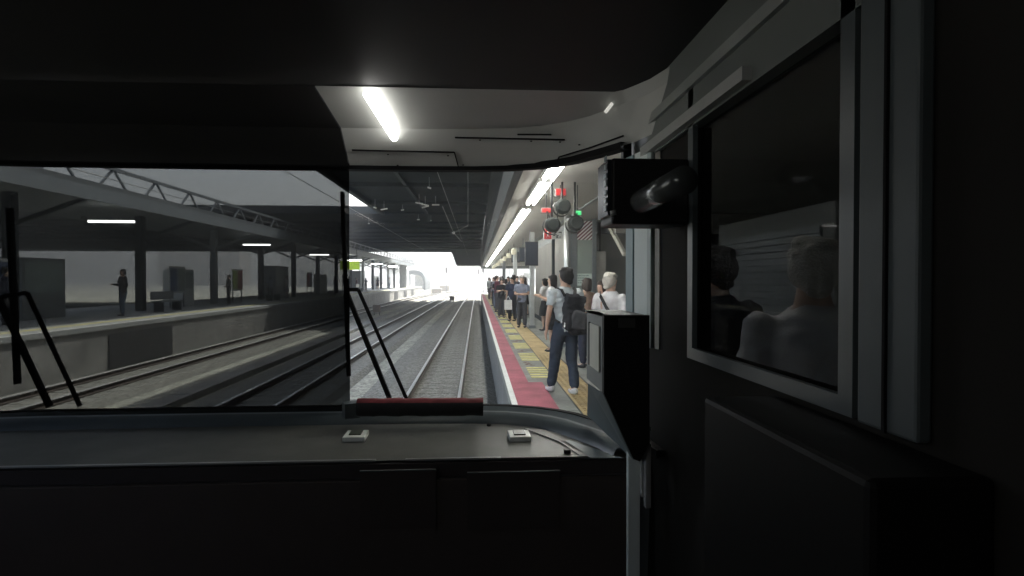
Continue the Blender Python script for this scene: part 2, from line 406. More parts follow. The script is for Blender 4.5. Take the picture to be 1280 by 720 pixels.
MB().box(xc+.05, 7.3, 19.0, 19.1, PZ, 4.0).box(xc+2.2, xc+2.3, 14.2, 19, PZ, 4.0).build('back_wall', mat('stair_back', (.05, .046, .042), .8), st)
b = tag(MB().box(xc-.05, 7.4, 12.9, 13.05, 3.55, 4.01).build('bulkhead_beam', mat('beam_taupe', (.2, .19, .17), .7)), 'taupe ceiling beam above the staircase opening', 'beam')
# small bright rail light on stairs
nb = root('notice_board', AY(728, 349, 14.15), 'pale notice board with rows of print on the green stair wall', 'notice board')
A = AY(717.5, 342, 14.14); B = AY(740, 357, 14.14)
MB().box(A.x, B.x, 14.16, 14.198, B.z, A.z).build('board', mat('notice_paper', (.55, .62, .57), .5), nb)
m = MB()
for r_ in range(4):
    x = A.x+.03
    while x < B.x-.08:
        wd = random.uniform(.02, .07); z = A.z-.04-r_*.06; m.box(x, x+wd, 14.152, 14.161, z-.018, z); x += wd+.015
m.build('print_rows', mat('print_grey', (.15, .2, .2), .6), nb)
# red emergency sign with white figure and white notice beside
A = AY(679.5, 285.5, 12.5); B = AY(690, 300, 12.5)
rs = root('hanging_sign', (A.x, 12.5, A.z), 'small red hanging sign with a white figure, left of the round column', 'sign')
MB().box(A.x, B.x, 12.5, 12.54, B.z, A.z).build('board', white_p, rs)
MB().box(A.x+.01, B.x-.012, 12.494, 12.5, B.z+.02, A.z-.004).build('red_face', red_sign, rs)
cx = (A.x+B.x)/2; cz = (A.z+B.z)/2
MB().ell((cx, 12.49, cz+.045), (.016, .004, .016)).bar((cx, 12.49, cz+.03), (cx-.005, 12.49, cz-.03), .022, .008).bar((cx, 12.49, cz-.03), (cx+.035, 12.49, cz-.065), .014, .006).bar((cx-.005, 12.49, cz-.03), (cx-.03, 12.49, cz-.07), .014, .006).bar((cx, 12.49, cz+.015), (cx+.04, 12.49, cz-.005), .012, .006).build('figure', white_p, rs)
MB().bar((cx, 12.52, A.z), (cx, 12.52, 4.02), .02, .02).build('hanger', black_p, rs)
A = AY(690.5, 289, 12.6); B = AY(703, 299, 12.6)
sg = root('notice_plate', (A.x, 12.6, A.z), 'white printed plate between the red sign and the round column', 'sign')
MB().box(A.x, B.x, 12.6, 12.63, B.z, A.z).build('plate', mat('plate_grey', (.5, .5, .48), .5), sg)
m = MB()
for q in range(9):
    x = random.uniform(A.x+.01, B.x-.06); z = random.uniform(B.z+.02, A.z-.02); m.box(x, x+.05, 12.592, 12.6, z-.008, z+.008)
m.build('marks', black_p, sg); MB().bar(((A.x+B.x)/2, 12.61, A.z), ((A.x+B.x)/2, 12.61, 4.02), .02, .02).build('hanger', black_p, sg)
# departure boards
for (px0, py0, px1, py1, Y, lab) in ((656.5, 302, 662.5, 332, 17.5, 'nearest black departure board hanging beside the pale slim column'), (649, 309, 654, 327, 21, 'middle black hanging board in the row of departure boards'), (639.5, 315, 643.5, 328, 28, 'farthest black hanging board above the crowd')):
    A = AY(px0, py0, Y); B = AY(px1, py1, Y)
    o = root('departure_board', (A.x, Y, A.z), lab, 'departure board', 'black boards hanging over the platform')
    MB().box(A.x, B.x+.25, Y, Y+.18, B.z, A.z).build('case', black_p, o, bevel=.01)
    MB().box(A.x+.02, B.x+.23, Y-.006, Y, B.z+.03, A.z-.03).build('screen', mat('dark_screen', (.03, .035, .05), .25), o)
    MB().bar((B.x, Y+.09, A.z), (B.x, Y+.09, 4.02), .03, .03).build('hanger', steel_mid, o)
# small round wall lamps / speakers under soffit far away
for k in range(9):
    y = 24+k*4; z = 3.45+.0*k; x = 1.55
    o = root('hanging_speaker', (x, y, 4.02), 'small cream hanging loudspeaker, %s along the soffit' % ['first','second','third','fourth','fifth','sixth','seventh','eighth','ninth'][k], 'loudspeaker', 'loudspeakers under the canopy')
    MB().box(x-.1, x+.1, y, y+.15, 3.55, 3.8).build('case', mat('speaker_cream', (.55, .52, .4), .5), o, bevel=.02)
    MB().bar((x, y+.07, 3.8), (x, y+.07, 4.02), .02, .02).build('hanger', black_p, o)
# rear boundary wall of this island
wl = MB()
for k in range(16): wl.box(7.4, 7.55, -8+k*4+.01, -8+(k+1)*4-.01, PZ, 4.1)
tag(wl.build('boundary_wall', conc_d), 'dark panelled wall along the back of the busy platform', 'wall')
# platform support bits beside window view: vending-like kiosk
k = root('kiosk_shutter', (4.5, 6, PZ), 'closed grey kiosk with ribbed shutter behind people by the side window', 'kiosk')
MB().box(3.6, 5.4, 5.6, 8.4, PZ, 3.3).build('body', mat('kiosk_grey', (.13, .135, .13), .6), k, bevel=.02)
m = MB()
for q in range(24): m.box(3.565, 3.598, 5.8, 8.2, PZ+.2+q*.08, PZ+.27+q*.08)
m.build('shutter', steel_mid, k)

# ------------------------------------------------------------------ overhead decks

dk = root('overhead_deck', (0, 20, DZ), 'dark steel station deck roofing the near tracks, with cross girders', 'station roof')
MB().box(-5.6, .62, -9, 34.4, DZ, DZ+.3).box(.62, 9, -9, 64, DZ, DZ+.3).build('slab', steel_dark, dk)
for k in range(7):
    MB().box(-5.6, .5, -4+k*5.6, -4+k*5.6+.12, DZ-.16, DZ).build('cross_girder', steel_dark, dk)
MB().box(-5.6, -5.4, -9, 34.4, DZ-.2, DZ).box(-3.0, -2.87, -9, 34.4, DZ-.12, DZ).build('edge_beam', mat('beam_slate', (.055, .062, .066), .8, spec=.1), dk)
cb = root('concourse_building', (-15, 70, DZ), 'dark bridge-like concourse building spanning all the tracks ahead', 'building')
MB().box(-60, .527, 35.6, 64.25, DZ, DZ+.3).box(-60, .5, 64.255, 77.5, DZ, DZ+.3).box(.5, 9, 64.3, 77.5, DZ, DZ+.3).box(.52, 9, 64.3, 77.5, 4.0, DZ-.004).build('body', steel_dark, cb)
MB().box(-60, .527, 34.5, 35.55, DZ-.1, DZ+.35).build('front_beam', mat('dark_blue_steel2', (.026, .031, .035), .9, var=.3, vscale=.5, spec=.06), cb)
for k in range(9):
    MB().box(-60, .5, 40+k*4.3, 40.3+k*4.3, DZ-.14, DZ).build('cross_girder', steel_dark, cb)
MB().box(-60, .5, 77.1, 77.55, DZ-.3, DZ+.25).build('end_beam', steel_mid, cb)
MB().box(-2.5, .5, 72, 77.0, 4.3, DZ-.15).prism([(-2.502, 77, 4.3), (-2.502, 77, DZ-.15), (-3.3, 77, DZ-.15)], (0, -5, 0)).build('end_wall', mat('slate_panel', (.14, .155, .165), .6, var=.12), cb)
# ceiling clutter: lamps, conduits, insulators under the decks
rnd = random.Random(3)
for k in range(14):
    px = rnd.uniform(445, 545); py = rnd.uniform(236, 283); p = AZ(px, py, DZ-.5)
    if p.x < -5.3 and p.y < 36.5: continue
    o = root('ceiling_fitting', (p.x, p.y, DZ), 'small pale fitting under the dark deck, %s from the left' % ['first','second','third','fourth','fifth','sixth','seventh','eighth','ninth','tenth','eleventh','twelfth','thirteenth','fourteenth'][k], 'ceiling fitting', 'pale fittings under the dark station deck')
    L = rnd.choice((.08, .15, .35)); o['pxk'] = px; del o['pxk']
    MB().obox((p.x, p.y, DZ-.42), L, .08, .06, (0, rnd.uniform(-.3, .3), rnd.uniform(-.4, .4))).build('fitting', white_p, o, bevel=.01)
    MB().bar((p.x, p.y, DZ-.4), (p.x, p.y, DZ), .03, .03).build('drop_rod', steel_mid, o)
# relabel by true order from the left
fit = sorted([o for o in COL.objects if o.name.startswith('ceiling_fitting')], key=lambda o: o.location.x/o.location.y)
for i, o in enumerate(fit):
    o['label'] = 'small pale fitting under the dark deck, %s from the left' % ['first','second','third','fourth','fifth','sixth','seventh','eighth','ninth','tenth','eleventh','twelfth','thirteenth','fourteenth'][i]

# overhead wires -----------------------------------------------------
def wire(pts, r, name, label, m=None):
    tag(MB().tube(pts, r, 6).build(name, m or steel_lt), label, 'overhead wire')
wm = mat('copper_wire', (.30, .30, .29), .45, .5)
wire([(bend(y, -.95), y, 5.1) for y in range(0, 160, 8)], .009, 'contact_wire', 'thin contact wire above the near track', wm)
wire([(bend(y, -4.58), y, 5.1) for y in range(0, 160, 8)], .009, 'contact_wire', 'thin contact wire above the middle track', wm)
wire([(bend(y, -9.45), y, 5.1) for y in range(8, 160, 8)], .009, 'contact_wire', 'thin contact wire above the far left track', wm)
br = root('wire_bracket', (-.95, 17, DZ), 'pale slanted bracket arm with insulator holding the overhead wire', 'bracket')
q0 = AY(567, 291, 20); q1 = AY(553, 258, 17); q2 = AY(585, 282, 20); q3 = AY(577, 302, 24)
MB().tube([q1, q0, q3], .014, 6).build('strut', wm, br)
MB().tube([q0, q2], .018, 6).build('arm', wm, br)
MB().ell(q0, (.05, .05, .05)).build('insulator', white_p, br, smooth=True)
MB().tube([q2, (q2.x, q2.y, DZ)], .012, 6).build('drop_tube', steel_mid, br)

# ------------------------------------------------------------------ left platform
navy_m = mat('poster_navy', (.05, .09, .2), .5)
LZ = 1.15; LE = -11.0
lp = MB(); lp.box(-19, LE-.06, 6, 118, -.26, LZ-.14, concrete).box(-19.0, LE, 6, 118, LZ-.14, LZ, mat('platform_top_pale', (.42, .43, .42), .8, var=.12))
lplat = tag(lp.build('platform', None), kind='structure')
MB().box(LE-.13, LE-.003, 6, 118, LZ-.01, LZ+.004).build('edge_line', white_p, lplat)
MB().box(LE-1.0, LE-.7, 6, 118, LZ-.01, LZ+.005).build('yellow_strip', yellow_p, lplat)
m = MB()
for k in (1, 4, 7, 8, 9): m.box(LE-.052, LE-.03, 8+k*10, 8+k*10+3.6, -.2, LZ-.3)
m.build('refuge_recess', mat('recess_dark', (.05, .05, .05), .9), lplat)
lc = root('platform_canopy', (-14.5, 60, LZ), 'long trussed canopy over the left platform, seen from its side', 'canopy')
MB().box(-18.2, -11.3, 8, 106, 5.25, 5.4).build('roof_sheet', mat('canopy_grey', (.16, .17, .175), .7), lc)
MB().box(-11.42, -11.3, 8, 106, 4.85, 5.25).build('fascia', mat('canopy_fascia', (.24, .26, .27), .6), lc)
m = MB()
for k in range(41):
    y = 8+k*2.4
    m.bar((-11.35, y, 4.9), (-11.35, y+1.2, 5.95), .06, .06).bar((-11.35, y+1.2, 5.95), (-11.35, y+2.4, 4.9), .06, .06)
m.bar((-11.35, 9.2, 5.95), (-11.35, 105.2, 5.95), .1, .1)
m.build('truss', steel_mid, lc)
for k in range(14):
    y = 12+k*7
    m = MB().box(-14.75, -14.45, y-.15, y+.15, LZ, 5.25); m.bar((-14.6, y, 4.2), (-12.0, y, 5.2), .12, .12).bar((-14.6, y, 4.2), (-17.0, y, 5.2), .12, .12)
    m.build('post', steel_dark if k % 3 else steel_mid, lc)
    MB().box(-14.2, -12.6, y+3, y+3.12, 4.6, 4.68).build('lamp', lamp_m, lc) if k % 2 else None
# big concrete pier at the far end of the left platform
p = AY(503.5, 350, 100)
tag(MB().box(p.x-.55, p.x+.55, 100, 101.2, LZ, 5.25).build('concrete_pier', mat('pier_grey', (.18, .19, .19), .8), bevel=.03), 'thick grey concrete pier near the end of the left canopy', 'pier')
# furniture on left platform
for k, (y, x, wd, hh, m_) in enumerate(((20, -15.5, 2, 2.1, steel_mid), (31, -15.8, 1.2, 1.9, white_p), (44, -15.5, 3, 2.4, steel_mid), (58, -15.6, 1.2, 1.9, white_p), (74, -15.2, 3, 2.5, steel_mid), (88, -15.4, 1.3, 1.9, white_p))):
    nm = 'vending_machine' if m_ is white_p else 'waiting_shelter'
    o = root(nm, (x, y, LZ), ('white vending machine' if m_ is white_p else 'grey glazed waiting shelter') + ' on the left platform, %s from the near end' % ['first', 'second', 'third', 'fourth', 'fifth', 'last'][k], 'vending machine' if m_ is white_p else 'shelter')
    MB().box(x-.5, x+.5, y, y+wd, LZ, LZ+hh).build('body', m_, o, bevel=.02)
    MB().box(x+.5, x+.512, y+.12, y+wd-.12, LZ+.9, LZ+hh-.15).build('window', mat('dull_pane', (.25, .3, .3), .3), o)
for k, y in enumerate((25, 38, 66)):
    x = -13.4; o = root('platform_bench', (x, y, LZ), 'dark bench on the left platform, %s from the near end' % ['first', 'second', 'last'][k], 'bench', 'benches on the left platform')
    MB().box(x-.22, x+.22, y, y+1.8, LZ+.40, LZ+.45).build('seat', steel_mid, o); MB().box(x-.26, x-.22, y, y+1.8, LZ+.5, LZ+.85).build('backrest', steel_mid, o)
    for yy in (y+.15, y+1.6): MB().box(x-.2, x+.2, yy, yy+.05, LZ, LZ+.4).build('leg', steel_dark, o)
for k, y in enumerate((17.5, 28, 35, 50, 63)):
    x = -14.42; o = root('poster_board', (x, y, LZ), 'poster board between posts on the left platform, %s from the near end' % ['first', 'second', 'third', 'fourth', 'last'][k], 'poster board', 'poster boards on the left platform')
    MB().box(x-.05, x, y, y+1.5, LZ+.7, LZ+2.0).build('board', white_p, o)
    MB().box(x+.001, x+.012, y+.08, y+.72, LZ+.8, LZ+1.9).build('poster', [red_sign, navy_m, green_sign][k % 3], o); MB().box(x+.001, x+.012, y+.78, y+1.42, LZ+.8, LZ+1.9).build('poster', [navy_m, wall_green, red_sign][k % 3], o)
    for yy in (y+.1, y+1.35): MB().box(x-.06, x-.01, yy, yy+.05, LZ, LZ+.7).build('leg', steel_dark, o)
yg = root('station_sign', (-12.6, 45, 3.6), 'bright yellow-green sign hanging under the left canopy', 'sign')
A = AY(437-12, 326, 45); B = AY(449, 337, 45)
MB().box(A.x, B.x, 45, 45.2, B.z, A.z).build('panel', mat('lit_yellow_green', (.5, .7, .05), .5, emit=(.5, .75, .05), estr=.12), yg)
MB().bar((A.x+.2, 45.1, A.z), (A.x+.2, 45.1, 5.25), .04, .04).bar((B.x-.2, 45.1, A.z), (B.x-.2, 45.1, 5.25), .04, .04).build('hanger', black_p, yg)
# curved end shelter further
ce = root('arched_shelter', (-14, 140, 0), 'small arched roof shelter with curved end beyond the left platform', 'shelter')
pts = []
A = AY(511, 338, 128); B = AY(532, 362, 128)
w_ = B.x-A.x; h_ = A.z-.2
prof = [(0, 1), (.35, 1.02), (.62, .98), (.8, .88), (.92, .72), (1, .45), (1, .0), (.88, 0), (.88, .42), (.8, .62), (.7, .72), (.55, .78), (.0, .80)]
MB().prism([(A.x+u*w_, 128, .2+v*h_) for u, v in prof], (0, 14, 0)).build('arched_roof', mat('slate_panel', (.14, .155, .165)), ce)
MB().box(A.x, A.x+w_*.85, 140, 141, .2, .2+h_*.78).build('end_wall', white_p, ce)
MB().box(A.x+w_*.02, A.x+w_*.09, 128.2, 128.6, .2, .2+h_*.8).build('post', steel_mid, ce)

# ------------------------------------------------------------------ distance
def gantry(y, x0, x1, h, label):
    o = root('wire_gantry', ((x0+x1)/2, y, -.26), label, 'gantry', 'overhead line gantries across the tracks')
    m = MB(); m.bar((x0, y, h), (x1, y, h), .12, .12).bar((x0, y, h-.6), (x1, y, h-.6), .12, .12); n = int((x1-x0)/1.2)
    for k in range(n):
        a = x0+(x1-x0)*k/n; b = x0+(x1-x0)*(k+1)/n; m.bar((a, y, h-.6 if k % 2 else h), (b, y, h if k % 2 else h-.6), .06, .06)
    m.build('truss', steel_mid, o)
    for x in (x0, x1): MB().box(x-.14, x+.14, y-.14, y+.14, -.26, h).build('mast', steel_mid, o)
gantry(125, -25, 7, 6.6, 'nearest truss gantry crossing the tracks beyond the concourse')
gantry(175, -26, 12, 7.2, 'second truss gantry crossing the tracks in the glare')
gantry(240, -30, 22, 7.5, 'farthest truss gantry crossing the tracks in the glare')
bm_ = [mat('far_wall_%s' % n, c, .8) for n, c in (('cream', (.6, .57, .5)), ('grey', (.45, .46, .47)), ('tan', (.42, .36, .3)), ('white', (.72, .72, .7)))]
rnd = random.Random(11); wdark = mat('far_window', (.12, .14, .16), .3)
blds = [(-95, 330, 30, 24), (-60, 380, 26, 16), (-34, 420, 22, 22), (-12, 470, 20, 12), (12, 430, 22, 18), (38, 350, 24, 26), (-140, 300, 40, 20), (70, 330, 30, 18), (-70, 250, 20, 11), (24, 300, 14, 9)]
ordn = ['wide', 'low', 'tall', 'small', 'plain', 'highest', 'leftmost', 'rightmost', 'nearest left', 'nearest right']
for k, (x, y, wd, h) in enumerate(blds):
    o = root('apartment_building', (x, y, -.26), '%s pale block in the glare beyond the end of the tracks' % ordn[k], 'building', 'hazy blocks beyond the station')
    MB().box(x-wd/2, x+wd/2, y, y+14, -.26, h).build('wall', bm_[k % 4], o)
    MB().box(x-wd/2-.3, x+wd/2+.3, y-.3, y+14.3, h, h+.6).build('roof', bm_[1], o)
    wp = None
    for fz in range(int(h/4)):
        for fx in range(int(wd/4)):
            if wp is None: wp = MB().box(x-wd/2+1, x-wd/2+3, y-.08, y, .9, 2.7).build('window', wdark, o)
            else:
                c = wp.copy(); COL.objects.link(c); c.parent = o; c.location = (fx*4, 0, fz*4)
# lineside signals, huts and bushes seen small in the glare
for k, (px, py, Y) in enumerate(((558, 338, 120), (598, 340, 130), (604, 337, 110))):
    p = AY(px, py, Y); o = root('lineside_signal', (p.x, Y, -.26), 'lineside signal post in the glare, %s from the left' % ['first', 'second', 'third'][k], 'signal', 'lineside signals beyond the station')
    MB().tube([(p.x, Y, -.26), (p.x, Y, p.z+.6)], .07, 8).build('mast', steel_mid, o)
    MB().box(p.x-.2, p.x+.2, Y-.12, Y+.1, p.z-.5, p.z+.6).build('head', black_p, o)
for k, (px, py, Y, wd, hh) in enumerate(((545, 365, 118, 2, .6), (555, 363, 138, 2.4, 1.1))):
    p = AZ(px, py, -.26); p = AY(px, 350, Y)
    o = root('equipment_hut', (p.x, Y, -.26), ['low equipment hut nearer the left platform end', 'larger equipment hut in the glare between the tracks'][k], 'hut')
    MB().box(p.x-wd/2, p.x+wd/2, Y, Y+2, -.26, hh).build('body', bm_[2], o, bevel=.05)
    MB().box(p.x-wd/2-.15, p.x+wd/2+.15, Y-.15, Y+2.15, hh, hh+.12).build('roof', bm_[1], o)

leafm = mat('leaf_green', (.075, .10, .045), .7, var=.4, vscale=.8)
def tree(x, y, h, label):
    o = root('tree', (x, y, -.26), label, 'tree', 'trees beyond the station')
    MB().tube([(x, y, -.26), (x+.2, y, h*.45), (x, y, h*.7)], [.25, .16, .08], 8).build('trunk', rail_side, o)
    m = MB(); rn = random.Random(int(x*10+y))
    for c in range(14):
        cc = Vector((x+rn.gauss(0, h*.14), y+rn.gauss(0, h*.14), h*.68+rn.gauss(0, h*.13)))
        for q in range(70):
            d = Vector((rn.gauss(0, 1), rn.gauss(0, 1), rn.gauss(0, 1))).normalized()*h*.13*rn.uniform(.6, 1)
            s_ = .18; a = Vector((rn.gauss(0, 1), rn.gauss(0, 1), rn.gauss(0, 1))).normalized()*s_; b = a.cross(d).normalized()*s_
            p = cc+d; m.poly([p-a, p+b, p+a, p-b])
    m.build('crown', leafm, o)
tree(22, 190, 8, 'leafy tree right of the tracks beyond the platform end'); tree(-30, 210, 9, 'leafy tree left of the tracks in the glare'); tree(14, 160, 5, 'small tree beyond the end of the busy platform')

# ------------------------------------------------------------------ PEOPLE
PEND = []
def bake(mb, name, m, parent, voxel, smooth_it=4, wob=0, seed=0):      # one continuous skin grown over overlapping limbs
    bmesh.ops.recalc_face_normals(mb.bm, faces=mb.bm.faces)
    me = bpy.data.meshes.new(name); mb.bm.to_mesh(me); mb.bm.free()
    o = bpy.data.objects.new(name, me); COL.objects.link(o)
    r = o.modifiers.new('r', 'REMESH'); r.mode = 'VOXEL'; r.voxel_size = voxel
    s = o.modifiers.new('s', 'SMOOTH'); s.factor = .5; s.iterations = smooth_it
    if parent: o.parent = parent
    PEND.append((o, m, wob, seed)); return o
def finish_people():
    dg = bpy.context.evaluated_depsgraph_get(); dg.update(); got = []
    for o, m, wob, seed in PEND: got.append(bpy.data.meshes.new_from_object(o.evaluated_get(dg)))
    for (o, m, wob, seed), nm in zip(PEND, got):
        if wob:
            for v in nm.vertices:
                c = v.co*6 + Vector((seed, 0, 0)); c.z *= .8
                v.co += v.normal*(noise.noise(c)*wob + noise.noise(Vector((v.co.x*14, v.co.y*14+seed, v.co.z*22)))*wob*.5)
        nm.materials.clear(); nm.materials.append(m)
        for p in nm.polygons: p.use_smooth = True
        old = o.data; o.modifiers.clear(); o.data = nm; nm.name = o.name; bpy.data.meshes.remove(old)
    PEND.clear()
def rings(mb, R_, n=20):
    V = []
    for (z, rx, ry, xo, yo) in R_:
        V.append([mb.bm.verts.new((xo+rx*math.cos(2*math.pi*k/n), yo+ry*math.sin(2*math.pi*k/n), z)) for k in range(n)])
    for A, B in zip(V, V[1:]):
        for k in range(n): mb.bm.faces.new((A[k], A[(k+1) % n], B[(k+1) % n], B[k]))
    mb.bm.faces.new(V[0][::-1]); mb.bm.faces.new(V[-1])
SKIN = [mat('skin_a', (.52, .33, .24), .55, var=.05, vscale=8), mat('skin_b', (.45, .28, .20), .55, var=.05, vscale=8)]
def cloth(name, c): return mat('cloth_'+name, c, .9, var=.16, vscale=9, bump=.25, bscale=140, spec=.15)
hair_black = mat('hair_black', (.014, .012, .011), .6, var=.5, vscale=40, bump=1.0, bscale=120)
hair_brown = mat('hair_brown', (.04, .025, .018), .55, var=.3, vscale=40, bump=.6, bscale=120)
hair_white = mat('hair_white', (.52, .48, .42), .6, var=.2, vscale=40, bump=.6, bscale=120)
hair_grey = mat('hair_grey', (.25, .24, .22), .6, var=.2, vscale=40, bump=.6, bscale=120)
NP = [0]
def person(loc, rz, H, label, top, bottom, hair, hairstyle='short', skin=0, pose=None, skirt=False, sleeves='short', shoes=None, vox=.018, group='people waiting on the busy platform', female=False, bald_face=True, headturn=0.0, lean=0.0):
    NP[0] += 1; s = H/1.70; P = dict(pose or {})
    sw = .165 if female else .185
    J = {'hl': Vector((-.09, 0, .88)), 'hr': Vector((.09, 0, .88)), 'kl': Vector((-.10, .02, .47)), 'kr': Vector((.10, .02, .47)),
         'al': Vector((-.105, -.02, .085)), 'ar': Vector((.105, -.02, .085)), 'sl': Vector((-sw, 0, 1.385)), 'sr': Vector((sw, 0, 1.385)),
         'el': Vector((-sw-.05, -.02, 1.11)), 'er': Vector((sw+.05, -.02, 1.11)), 'wl': Vector((-sw-.055, .05, .87)), 'wr': Vector((sw+.055, .05, .87))}
    for k, v in P.items():
        if k in J: J[k] = Vector(v)
    def T(mb):   # scale + lean of upper body
        for v in mb.bm.verts:
            if v.co.z > .9: v.co.y += (v.co.z-.9)*lean
            v.co *= s
        return mb
    fine = vox < .02
    b = MB()
    wx = .88 if female else 1
    TR = [(.83, .14, .09, 0, 0), (.90, .16, .105, 0, 0), (1.02, .128*wx, .092, 0, 0), (1.15, .14*wx, .10, 0, .005), (1.28, .158*wx, .108, 0, .005), (1.36, .155*wx, .095, 0, 0), (1.415, .12, .075, 0, 0), (1.45, .074, .062, 0, 0), (1.52, .058, .058, 0, .01)]
    rings(b, TR)
    # head
    hd = MB(); hd.ell((0, 0, 1.60), (.076, .094, .10), seg=20).ell((0, .028, 1.545), (.056, .066, .068), seg=16)
    hd.ell((0, .098, 1.572), (.013, .022, .02), seg=8).ell((0, .086, 1.595), (.009, .014, .03), seg=8).ell((0, .086, 1.537), (.022, .012, .008), seg=8).ell((0, .078, 1.505), (.022, .018, .016), seg=8)
    for e in (-1, 1):
        hd.ell((e*.079, -.004, 1.575), (.010, .018, .032), seg=8); hd.ell((e*.035, .082, 1.612), (.024, .012, .008), seg=8)
    rot = Matrix.Rotation(headturn, 4, 'Z')
    bmesh.ops.transform(hd.bm, matrix=rot, verts=hd.bm.verts)
    tmp = bpy.data.meshes.new('t'); hd.bm.to_mesh(tmp); hd.bm.free(); b.bm.from_mesh(tmp); bpy.data.meshes.remove(tmp)
    lim = []
    for a in 'lr':
        sx = -1 if a == 'l' else 1
        h, k_, an = J['h'+a], J['k'+a], J['a'+a]
        b.cap(h, k_, .082*wx**.5, .055); b.cap(k_, k_.lerp(an, .35), .053, .055); b.cap(k_.lerp(an, .35), an, .055, .036)
        b.ell(an+Vector((0, .06, -.045)), (.042, .12, .036)).ell(an+Vector((0, .0, -.04)), (.036, .05, .045))
        sh, el, wr = J['s'+a], J['e'+a], J['w'+a]
        b.cap(sh, el, .048, .036); b.cap(el, el.lerp(wr, .3), .037, .038); b.cap(el.lerp(wr, .3), wr, .037, .024)
        d = (wr-el).normalized(); side = Vector((0, 1, 0)) if abs(d.y) < .8 else Vector((0, 0, 1))
        f = (side - d*side.dot(d)).normalized(); nrm = d.cross(f)
        pc = wr+d*.05
        b.cap(wr+d*.02, wr+d*.075, .027, .034) if not fine else None
        if fine:
            for q in range(3): b.cap(wr+d*.01+f*(q-1)*.014, wr+d*.085+f*(q-1)*.020, .016, .0135, 8)
            ln = (.062, .075, .070, .055)
            for q in range(4):
                base = wr+d*.085+f*(q-1.5)*.0205; cur = -nrm*sx*.3
                mid = base+(d+cur*.5).normalized()*ln[q]*.55; tip = mid+(d+cur*1.6).normalized()*ln[q]*.45
                b.cap(base, mid, .0095, .009, 8); b.cap(mid, tip, .009, .0078, 8)
            b.cap(wr+d*.03+f*.025, wr+d*.07+f*.055, .012, .010, 8); b.cap(wr+d*.07+f*.055, wr+d*.10+f*.058, .010, .0085, 8)
        else: b.cap(wr+d*.08, wr+d*.15, .03, .02)
    T(b)
    body = bake(b, 'person', SKIN[skin], None, vox*.75 if fine else vox, 3 if fine else 2)
    tag(body, label, 'person', group)
    # top
    t = MB(); inf = .016
    rings(t, [(.84, .165*wx+.012, .118, 0, 0), (.90, .172, .125, 0, 0), (1.02, .148*wx, .112, 0, 0), (1.15, .158*wx, .118, 0, .005), (1.28, .176*wx, .126, 0, .005), (1.365, .172*wx, .112, 0, 0), (1.42, .13, .088, 0, 0), (1.455, .082, .07, 0, 0)] if not skirt else
             [(.98, .15*wx, .112, 0, 0), (1.15, .158*wx, .118, 0, .005), (1.28, .174*wx, .124, 0, .005), (1.365, .17*wx, .11, 0, 0), (1.42, .125, .086, 0, 0), (1.455, .08, .07, 0, 0)])
    for a in 'lr':
        sh, el, wr = J['s'+a], J['e'+a], J['w'+a]
        if sleeves == 'long': t.cap(sh, el, .067, .052); t.cap(el, wr, .052, .036)
        else: t.tube([sh+(sh-el).normalized()*.05, sh, sh.lerp(el, .45), sh.lerp(el, .72)], [.03, .066, .064, .066], 14)
    bake(T(t), 'shirt' if sleeves != 'long' else 'jacket', top, body, vox*.8, 2, .022, NP[0]*3.1)
    if skirt:
        t = MB(); rings(t, [(.50, .23, .19, 0, .0), (.52, .232, .192, 0, 0), (.75, .20, .16, 0, 0), (.92, .175, .125, 0, 0), (1.0, .14*wx, .105, 0, 0), (1.02, .12, .09, 0, 0)]); bake(T(t), 'skirt', bottom, body, vox*.9, 2, .02, NP[0])
    else:
        t = MB(); rings(t, [(.80, .165, .115, 0, 0), (.86, .17, .122, 0, 0), (.92, .168, .116, 0, 0), (1.0, .145, .105, 0, 0)])
        for a in 'lr':
            h, k_, an = J['h'+a], J['k'+a], J['a'+a]
            t.cap(h, k_, .100, .078); t.cap(k_, k_.lerp(an, .5), .078, .074); t.cap(k_.lerp(an, .5), k_.lerp(an, .88), .074, .066)
        bake(T(t), 'trousers', bottom, body, vox*.8, 2, .017, NP[0]*1.7)
    shm = shoes or mat('shoe_dark', (.03, .03, .032), .6)
    for a in 'lr':
        an = J['a'+a]; t = MB()
        t.ell(an+Vector((0, .065, -.05)), (.049, .135, .036)).ell(an+Vector((0, -.005, -.03)), (.045, .062, .052))
        T(t)
        for v in t.bm.verts: v.co.z = max(v.co.z, (an.z-.085)*s+.001)
        bake(t, 'shoe', shm, body, .012 if fine else vox, 2)
    # hair
    t = MB()
    t.ell((0, -.018, 1.622), (.089, .100, .094), seg=20)
    t.ell((0, -.045, 1.585), (.080, .070, .085), seg=16)
    t.ell((0, .055, 1.668), (.066, .045, .030), seg=12)
    if vox < .03: t.ell((.02, -.07, 1.68), (.05, .04, .035), seg=8).ell((-.04, -.02, 1.70), (.045, .05, .03), seg=8).ell((.05, .0, 1.69), (.045, .05, .03), seg=8).ell((0, -.085, 1.52), (.055, .03, .035), seg=8)
    for e in (-1, 1): t.ell((e*.062, -.03, 1.60), (.034, .065, .07), seg=12)
    if fine:
        rn = random.Random(NP[0])
        for q in range(26):
            th = rn.uniform(0, 2*math.pi); ph = rn.uniform(.1, 1.3); d = Vector((math.sin(ph)*math.cos(th)*.088, math.sin(ph)*math.sin(th)*.098-.02, math.cos(ph)*.092+1.622))
            if d.y > .04 and d.z < 1.66: continue
            t.ell(d, (.02, .02, .016), seg=6)
    if hairstyle == 'long':
        rings(t, [(1.30, .085, .028, 0, -.095), (1.36, .092, .035, 0, -.090), (1.45, .09, .045, 0, -.07), (1.55, .088, .06, 0, -.045), (1.62, .08, .07, 0, -.03)])
        for e in (-1, 1): t.ell((e*.078, .01, 1.53), (.018, .04, .12), seg=10)
